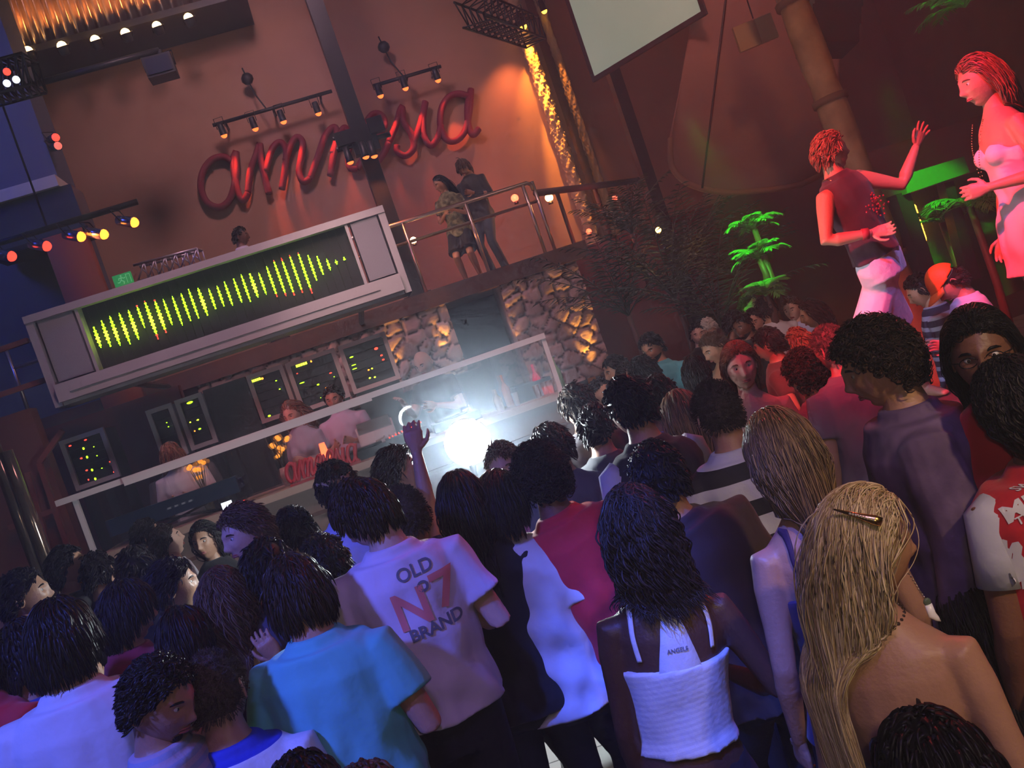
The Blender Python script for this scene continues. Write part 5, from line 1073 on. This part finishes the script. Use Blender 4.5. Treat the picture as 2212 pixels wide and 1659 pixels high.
P((1660, 745, 300), 60, 'dark haired person with raised bent arm', sk='tan', hair=('short', 'black', None), top=('tee', 'dk5', (.12, .05, .05)), arms=('h', ((.2, .1, .12), (.0, .05, .22))), det=1)
P((1428, 868, 440), -25, 'man in lavender white T-shirt behind the black vest', sk='tan', hair=('short', 'dark', .04), top=('tee', 'lavender2', (.6, .55, .75)), det=2)
P((1478, 905, 480), 0, 'woman with long fair brown hair left of the bold stripes', sex='f', sk='tan', hair=('long', 'dirty', .34), top=('tank', 'rose2', (.3, .1, .1)), det=2)
P((1248, 880, 400), 10, 'dark haired person in the haze at the end of the booth', sk='tan', hair=('short', 'dark', .05), top=('tee', 'dk6', (.08, .07, .08)), det=1)
P((1290, 925, 420), -15, 'dark head between the hazy person and the black vest', sk='tan', hair=('short', 'black', .04), top=('tee', 'dk7', (.05, .05, .06)), det=1)
P((1195, 968, 430), 15, 'hazy dark head right of the white lamp', sk='tan', hair=('short', 'dark', .05), top=('tee', 'dk8', (.10, .10, .12)), det=1)
P((148, 1228, 380), -70, 'man in profile at the far left end of the booth', pitch=-5, sk='tan', hair=('short', 'black', .04), det=2)
P((55, 1290, 470), -70, 'man with dark cap in profile at the left edge', pitch=0, sk='olive', hair=('short', 'black', .03), det=2)
P((-8, 1305, 470), -60, 'person cut by the left edge with hand near the face', pitch=5, sk='tan', hair=('short', 'black', .04), arms='ff', det=1)
P((215, 1240, 380), 5, 'dark head in front of the left end of the booth', sk='tan', hair=('short', 'black', .04), det=1)
P((298, 1235, 430), 8, 'round dark head above the mop haired man', sk='tan', hair=('short', 'black', .05), det=1)
P((60, 1420, 620), 10, 'dark haired person in blue collar behind the bright white T-shirt', sk='olive', hair=('mop', 'black', .06), top=('tee', 'navy', (.03, .05, .25)), det=2)
P((-60, 1425, 640), -20, 'person in red shirt cut by the left edge', sk='olive', hair=('short', 'black', .04), top=('tee', 'red3', (.55, .02, .03)), det=2)
P((585, 1235, 560), 0, 'dark head left of the dark T-shirt with print', sk='tan', hair=('short', 'black', .05), top=('tee', 'dk9', (.05, .04, .07)), det=1)
# ------------------------------------------------------------- prints, straps, jewellery
def camhit(R, px, py):
    d = ray(px, py); o = np.array([0, 0, CAMZ])-R['base']
    h = R['bvh'].ray_cast(Vector(o), Vector(unit(d)))
    return None if h[0] is None else (np.array(h[0]), np.array(h[1]))
def nose_axes(R, tilt=0): 
    n = unit(-R['fwd']+R['up']*R.get('slant', 0)); u_ = unit(R['up']-n*(R['up'] @ n)); ux = R['right']*math.cos(tilt)+u_*math.sin(tilt); uy = -R['right']*math.sin(tilt)+u_*math.cos(tilt); return ux, uy, n
def flatmesh(me, L=.012): subdiv_long(me, L); V, f = arr(me); bpy.data.meshes.remove(me); return V, f
def decal(R, px, py, body, size, m, name, bold=0, tilt=0, shear=0, sx=1.):
    h = camhit(R, px, py)
    if h is None: print('no hit', name); return
    V, f = flatmesh(text_mesh(body, size, off=bold, shear=shear)); V = V*np.array([sx, 1, 1])
    ux, uy, n = nose_axes(R, tilt); return project(name, (V, f), R['bvh'], h[0], ux, uy, n, m, R['top'], .0035)
def poly(R, px, py, pts, m, name, L=.012, off=.003):
    h = camhit(R, px, py)
    if h is None: print('no hit', name); return
    me = bpy.data.meshes.new('p'); me.from_pydata([(x, y, 0) for x, y in pts], [], [tuple(range(len(pts)))]); V, f = flatmesh(me, L)
    ux, uy, n = nose_axes(R); return project(name, (V, f), R['bvh'], h[0], ux, uy, n, m, R['top'], off)
ink = mat('print_grey', (.16, .15, .19), .8); inkr = mat('print_salmon', (.80, .22, .20), .8); inkw = mat('print_white', (.75, .73, .72), .8)
decal(N7, 895, 1232, 'OLD', .060, ink, 'chest_print', .001, .05)
decal(N7, 892, 1318, 'N', .165, inkr, 'letter_print', .004, .05, sx=.95)
decal(N7, 962, 1272, '7', .165, inkr, 'number_print', .004, .05, sx=1.05)
decal(N7, 912, 1262, 'o', .075, ink, 'small_letter_print', .001, .05)
decal(N7, 945, 1352, 'BRAND', .055, ink, 'brand_print', .0015, .05)
decal(DP, 722, 1305, 'TO THE LIM', .020, inkw, 'line_print', 0, .05)
JR['slant'] = .6
decal(JR, 2226, 1044, 'SWEET', .030, inkw, 'small_print', .0005)
decal(JR, 2226, 1088, 'MISS', .058, inkw, 'large_print', .002)
decal(JR, 2214, 1120, 'TO', .026, inkw, 'lower_print', .0005)
fig = [(-.012, .06), (.004, .066), (.014, .055), (.010, .035), (.018, .018), (.010, 0), (.020, -.02), (.012, -.045), (.016, -.075), (.004, -.078), (.002, -.045), (-.004, -.02), (-.010, -.045), (-.006, -.078), (-.018, -.076), (-.018, -.04), (-.016, -.005), (-.008, .02), (-.018, .04)]
poly(JR, 2176, 1212, [(x*.62, y*.7) for x, y in fig], inkw, 'figure_print', .01)
poly(JR, 2204, 1216, [(-x*.62, y*.7) for x, y in fig][::-1], inkw, 'figure_print', .01)
0 and poly(JR, 2128, 1030, [(-.014, .06), (.010, .06), (.006, -.06), (-.010, -.08)], mat('stripe_white', (.6, .6, .68), .8), 'side_stripe', .012)
for JJ, sx in ((JR, -1), (JR, 1), (BV, -1), (BV, 1)):
    b = MB(); so, el, wr = JJ['A'][sx]; b.tube([so-JJ['TM'] @ np.array([sx*.02, 0, -.01]), so+np.array([0, 0, .004]), so+(el-so)*.3, so+(el-so)*.6], [.054, .062, .061, .060], 14, ref=JJ['B'] @ np.array([0, 1., .1]))
    o = b.obj('sleeve', mat('undershirt_white', (.50, .50, .58), .8, bump=(20, .4)), JJ['root']); o['label'] = 'white undershirt sleeve'
# tank top back and straps of the braided woman
def strip(R, bv, pts, w, m, name, parent, off=.006):
    """a band laid over the back: pts are (side, height) in person metres from hip"""
    p = smooth_path([(x, y) for x, y in pts], 8); V = []; k_ = R['k']
    tg = np.gradient(p, axis=0); tg /= np.linalg.norm(tg, axis=1)[:, None]; nn = np.stack([-tg[:, 1], tg[:, 0]], 1)
    for i, (a, n_) in enumerate(zip(p, nn)):
        ww = w[0]+(w[-1]-w[0])*i/(len(p)-1)
        for s_ in (-1, -.33, .33, 1): V.append((a[0]+n_[0]*ww*s_, a[1]+n_[1]*ww*s_, 0))
    f = [(i*4+j, i*4+j+1, (i+1)*4+j+1, (i+1)*4+j) for i in range(len(p)-1) for j in range(3)]
    return project(name, (np.array(V)*k_, f), bv, R['hip'], R['right'], R['up'], -R['fwd'], m, parent, off)
def body_bvh(R):
    o = [c for c in R['root'].children if c.name.startswith('body')][0]; return bvh_of(o.data)
bb = body_bvh(BR); wt = mat('strap_white', (.70, .70, .70), .8, bump=(60, .2))
for o in (strip(BR, bb, [(0, .28), (0, .40), (.0, .50)], (.075, .018), wt, 'racerback', BR['top']), strip(BR, bb, [(-.005, .49), (-.035, .53), (-.062, .545)], (.010, .010), wt, 'strap', BR['top']), strip(BR, bb, [(.005, .49), (.035, .53), (.062, .545)], (.010, .010), wt, 'strap', BR['top']),
          strip(BR, bb, [(-.10, .38), (-.105, .45), (-.095, .52)], (.006, .006), wt, 'bra_strap', BR['top']), strip(BR, bb, [(.10, .38), (.105, .45), (.095, .52)], (.006, .006), wt, 'bra_strap', BR['top'])):
    o.modifiers.new('s', 'SOLIDIFY').thickness = .003
R2 = dict(BR); R2['bvh'] = bb; decal(R2, 1462, 1402, 'ANGELS', .016, ink, 'small_print', .0004).location = -BR['fwd']*.008
bb = body_bvh(BB)
for s_ in (-1, 1): strip(BB, bb, [(s_*.10, .38), (s_*.105, .46), (s_*.085, .53)], (.006, .006), mat('strap_purple', (.04, .015, .06), .7), 'strap', BB['top']).modifiers.new('s', 'SOLIDIFY').thickness = .003
# hair clip, earring and beads of the blonde woman
def camdir(px, py): return unit(ray(px, py))
def on_head(R, px, py, lift=.035):
    o = np.array([0, 0, CAMZ])-R['base']; d = camdir(px, py); M = R['M']; q = (o-R['hc']) @ M/(np.array([.080, .101, .123])*1.1*R['k']); e = d @ M/(np.array([.080, .101, .123])*1.1*R['k'])
    a = e @ e; b_ = q @ e; c = q @ q-1; D = b_*b_-a*c; t_ = (-b_-math.sqrt(max(D, 0)))/a; return o+d*(t_-lift)
gold = mat('gold', (.85, .55, .16), .22, 1.); p1 = on_head(BL, 1800, 1100); p2 = on_head(BL, 1905, 1128)
b = MB(); n_ = unit(-camdir(1850, 1110)); sd = unit(np.cross(p2-p1, n_)); b.tube([p1, p1+(p2-p1)*.5, p1+(p2-p1)*.85, p2], [(.002, .002), (.006, .004), (.011, .006), (.009, .005)], 8, ref=sd)
o = b.obj('hair_clip', gold, BL['root']); o['label'] = 'gold hair clip'
b = MB()
for i in range(9): q = p1+(p2-p1)*(.35+.06*i)+n_*.006; b.ell(q, (.003, .003, .003), 6, 5)
b.obj('crystals', mat('crystal', (.9, .8, .6), .05, .5), o)
ear = at(1968, 1245, 2.02)-BL['base']; tip = at(2003, 1300, 2.02)-BL['base']; tt = at(2032, 1342, 2.02)-BL['base']
b = MB(); n = 10
for i in range(n): b.ell(ear+(tip-ear)*i/(n-1)+np.array([0, 0, -.004*math.sin(i/(n-1)*PI)]), (.0022, .0022, .0035), 6, 5)
b.tube([ear+np.array([-.004, .01, .006]), ear+np.array([0, 0, .004]), ear], [.001], 5); o = b.obj('earring', M_steel, BL['root'])
b = MB(); b.ell(tip, (.009, .004, .009), 12, 8); b.obj('bead', mat('earring_bead', (.10, .14, .10), .2), o)
md = (tip+tt)/2+np.array([-.006, 0, -.006]); b = MB(); b.tube([tip+(md-tip)*.2, md, md+(tt-md)*.6, tt], [(.0085, .005), (.0095, .005), (.006, .004), (.0008, .0008)], 10, ref=Rt); b.obj('tooth_pendant', mat('ivory_white', (.85, .85, .82), .3), o)
c = BL['hc']+BL['M'] @ np.array([0, -.02, -.16]); b = MB()
for i in range(34): a = 2*PI*i/34; b.ell(c+BL['B'] @ np.array([.078*math.cos(a), .075*math.sin(a), .012*math.sin(a)]), (.006, .006, .0045), 6, 5)
b.obj('bead_necklace', mat('dark_beads', (.05, .03, .02), .15), BL['root'])
# headband
c = HB['hc']; b = MB(); b.tube([c+(HB['M'] @ (np.array([.086*math.cos(a), .108*math.sin(a), .045+.02*math.sin(a)])))*HB['k'] for a in np.linspace(0, 2*PI, 33)], [(.016, .004)], 6, ref=(0, 0, 1.)); b.obj('headband', mat('tan_band', (.5, .33, .24), .7), HB['root'])
# dancers' jewellery and brooch
b = MB(); rg = np.random.default_rng(3); c = D1['hip']+D1['TM'] @ np.array([-.03, .145, .30])
for i in range(40): b.ell(c+D1['TM'] @ np.array([rg.normal(0, .035), rg.normal(0, .008), rg.normal(0, .035)]), (.007, .007, .007), 6, 5)
b.obj('bead_brooch', mat('garnet', (.35, .01, .03), .1, .3), D1['top'])
c = D1['hc']+D1['M'] @ np.array([0, -.02, -.15]); b = MB(); b.tube([c+D1['B'] @ np.array([.085*math.cos(a), .09*math.sin(a), -.06*max(0, math.sin(a))]) for a in np.linspace(0, 2*PI, 30)], [.0025], 5); b.obj('necklace', gold, D1['root'])
wr = D1['A'][1][2]; el = D1['A'][1][1]; dd = unit(wr-el); b = MB(); b.tube([wr-dd*.05, wr-dd*.01], [.036, .034], 12); b.obj('wristband', mat('red_band', (.3, .02, .03), .7), D1['root'])
b = MB(); c = D2['hip']+D2['TM'] @ np.array([0, .14, .40]); ps = [c+D2['TM'] @ np.array([x, y, z]) for x, y, z in ((-.06, -.04, .12), (-.045, .0, .02), (-.02, .02, -.08), (.0, .02, -.22), (.02, .02, -.08), (.045, .0, .02), (.06, -.04, .12))]
for q in smooth_path(ps, 9): b.ell(q, (.0035, .0035, .0035), 6, 4)
b.obj('bead_chain', gold, D2['root'])
# bearded man's open vest front
o_ = [c for c in TV['root'].children if c.name.startswith('shirt')]
# ------------------------------------------------------------- camera, light, haze
cam = bpy.data.cameras.new('camera'); co = bpy.data.objects.new('camera', cam); C.objects.link(co)
cam.sensor_width = 36; cam.lens = F/W*36; cam.clip_end = 100; cam.clip_start = .05
Mx = Matrix(((Rt[0], Uv[0], -Fw[0], 0), (Rt[1], Uv[1], -Fw[1], 0), (Rt[2], Uv[2], -Fw[2], CAMZ), (0, 0, 0, 1))); co.matrix_world = Mx
bpy.context.scene.camera = co
# camera flash (weak) sits on the camera
l = area('camera_flash', np.array([.06, -.12, CAMZ+.1]), np.array([.4, 3, 1.3]), (1., .82, .64), 6, .08, .06)
spot('hair_light', (2.2, -1.2, 4.2), (1.35, 2.1, 1.4), (1., .72, .38), 380, 30, .9, .1)  # warm spot added to turn the blonde hair golden
# blue / uv stage washes
spot('blue_wash', (-3.6, -.6, 5.6), (-1.7, 2.7, 1.2), (.09, .14, 1.), 1900, 40, .9, .3)
spot('blue_haze', (-8.5, 6.0, 9.5), (-5.0, 11, 5.0), (.05, .10, 1.), 500, 70, .9, .3)
spot('uv_wash', (.6, -1.5, 6.0), (-.1, 2.8, 1.3), (.42, .22, 1.), 240, 50, .9, .3)
spot('blue_beam', (.1, .2, 5.5), (.36, 2.75, .70), (.05, .12, 1.), 2200, 8.5, .9, .1)
spot('blue_beam', (-.3, .5, 5.5), (.12, 3.35, .75), (.05, .12, 1.), 2600, 10, .8, .1)
# red and violet on dancers
spot('red_wash', (-.4, 2.5, 5.6), (2.5, 5.2, 2.0), (1., .03, .05), 3200, 34, .7, .1)
spot('red_crowd', (4.0, 7.5, 6.0), (2.2, 3.6, 1.4), (1., .07, .08), 420, 70, .8, .3)
spot('crowd_fill', (1.5, 4.5, 5.5), (1.8, 8.5, 1.4), (1., .45, .40), 380, 60, .9, .3)  # added fill that lifts the dark far crowd
spot('stone_wash', (-.6, 6.5, 4.6), S(.2, VB, 1.9), (1., .66, .58), 260, 40, .9, .3)  # spot added to make the stone walls brighter and pinker
spot('violet_wash', (1.2, 1.0, 5.6), (2.6, 5.7, 1.3), (.35, .25, 1.), 650, 13, .8, .1)
spot('pink_key', (.8, 1.0, 4.8), (2.55, 4.45, 1.75), (1., .40, .6), 130, 14, .8, .1)
spot('violet_key', (1.6, 2.0, 5.5), (3.1, 6.7, 1.3), (.55, .4, 1.), 500, 12, .8, .1)
# warm and pink ambience over stage
spot('pink_wash', (-1.5, 5.5, 6.5), (-1.8, 9.5, 2.0), (1., .50, .62), 420, 75, .9, .5)
spot('wall_wash', (-1.0, 9.5, 9.5), (-2.0, VS, 5.0), (.95, .52, .62), 760, 100, 1, .6)
spot('wall_wash_blue', (-7.5, 9.0, 9.0), (-5.0, VS, 6.0), (.20, .25, 1.), 420, 80, 1, .6)
spot('wall_wash_right', (4, 9.0, 8.5), (4.5, 15, 4.5), (1., .42, .36), 380, 100, 1, .6)
spot('post_warm', (2.5, 2.5, 6.5), (3.6, 8.5, 4.2), (1., .45, .22), 420, 34, .9, .2)  # warm spot added to brighten the timber post
spot('drape_warm', (.5, 4.5, 6.0), (1.9, 10.5, 6.0), (1., .45, .40), 260, 40, .9, .2)  # soft warm spot added to lift the drape
spot('booth_red', (-3.2, 6.8, 3.4), (-1.9, 9.2, 1.9), (1., .08, .06), 70, 45, .7, .1)
for (x, y, d_), pw in (((1645, 560, 7.6), 95), ((2060, 520, 7.0), 38), ((2085, 60, 7.6), 18)):
    q = at(x, y, d_); spot('green_spot', q+np.array([-.3, -.3, 1.3]), at(x, y, d_+1.6), (.04, 1., .05), pw*7, 24, .7, .05)
point('hand_lamp_light', STROBE+np.array([0, -.12, .02]), (.80, .92, 1.), 220, .13)
# haze
if HAZE:
    b = MB(); b.box((-10.6, -2.9, .02), (9.4, 19, 11.5)); o = b.obj('haze', MATS.setdefault('haze', bpy.data.materials.new('haze')), smooth=False); tag(o, 'thin stage haze filling the whole club', 'haze', kind='stuff')
    m = MATS['haze']; m.use_nodes = True; nt = m.node_tree; nt.nodes.remove(nt.nodes['Principled BSDF']); v = nt.nodes.new('ShaderNodeVolumeScatter'); v.inputs['Density'].default_value = HAZE; v.inputs['Anisotropy'].default_value = .1; v.inputs['Color'].default_value = (.85, .88, 1., 1)
    nt.links.new(v.outputs[0], nt.nodes['Material Output'].inputs['Volume'])
    b = MB(); b.ell(STROBE+np.array([.25, .05, .05]), (1.0, .8, .75), 20, 14); o = b.obj('halo_smoke', MATS.setdefault('smoke', bpy.data.materials.new('smoke'))); tag(o, 'added bluish smoke making the halo around the dazzling white lamp', 'smoke', kind='stuff')  # denser volume added so the lamp gets its halo
    m = MATS['smoke']; m.use_nodes = True; nt = m.node_tree; nt.nodes.remove(nt.nodes['Principled BSDF']); v = nt.nodes.new('ShaderNodeVolumeScatter'); v.inputs['Color'].default_value = (.75, .86, 1., 1); v.inputs['Anisotropy'].default_value = .1
    tc = nt.nodes.new('ShaderNodeTexCoord'); sm = nt.nodes.new('ShaderNodeVectorMath'); sm.operation = 'DISTANCE'; sm.inputs[1].default_value = tuple(STROBE+np.array([.15, .05, .05])); mr = nt.nodes.new('ShaderNodeMapRange'); mr.inputs[1].default_value = .75; mr.inputs[2].default_value = .1; mr.inputs[3].default_value = 0; mr.inputs[4].default_value = .16
    nt.links.new(tc.outputs['Object'], sm.inputs[0]); nt.links.new(sm.outputs['Value'], mr.inputs[0]); nt.links.new(mr.outputs[0], v.inputs['Density']); nt.links.new(v.outputs[0], nt.nodes['Material Output'].inputs['Volume'])
w = bpy.data.worlds.new('world'); bpy.context.scene.world = w; w.use_nodes = True; w.node_tree.nodes['Background'].inputs[0].default_value = (.05, .05, .10, 1); w.node_tree.nodes['Background'].inputs[1].default_value = .02
a = area('club_ambient', (0, 5, 11.4), (0, 5.01, 0), (.50, .35, .75), 16, 14, 14)
sc = bpy.context.scene
sc.view_settings.view_transform = 'Standard'; sc.view_settings.look = 'None'; sc.view_settings.gamma = 1; sc.view_settings.exposure = 0
cy = sc.cycles; cy.use_denoising = True; cy.max_bounces = 3; cy.diffuse_bounces = 1; cy.glossy_bounces = 1; cy.transmission_bounces = 3; cy.transparent_max_bounces = 6; cy.volume_bounces = 0
cy.sample_clamp_indirect = 3; cy.sample_clamp_direct = 0; cy.caustics_reflective = False; cy.caustics_refractive = False; cy.use_adaptive_sampling = True; cy.adaptive_threshold = .1; cy.adaptive_min_samples = 12
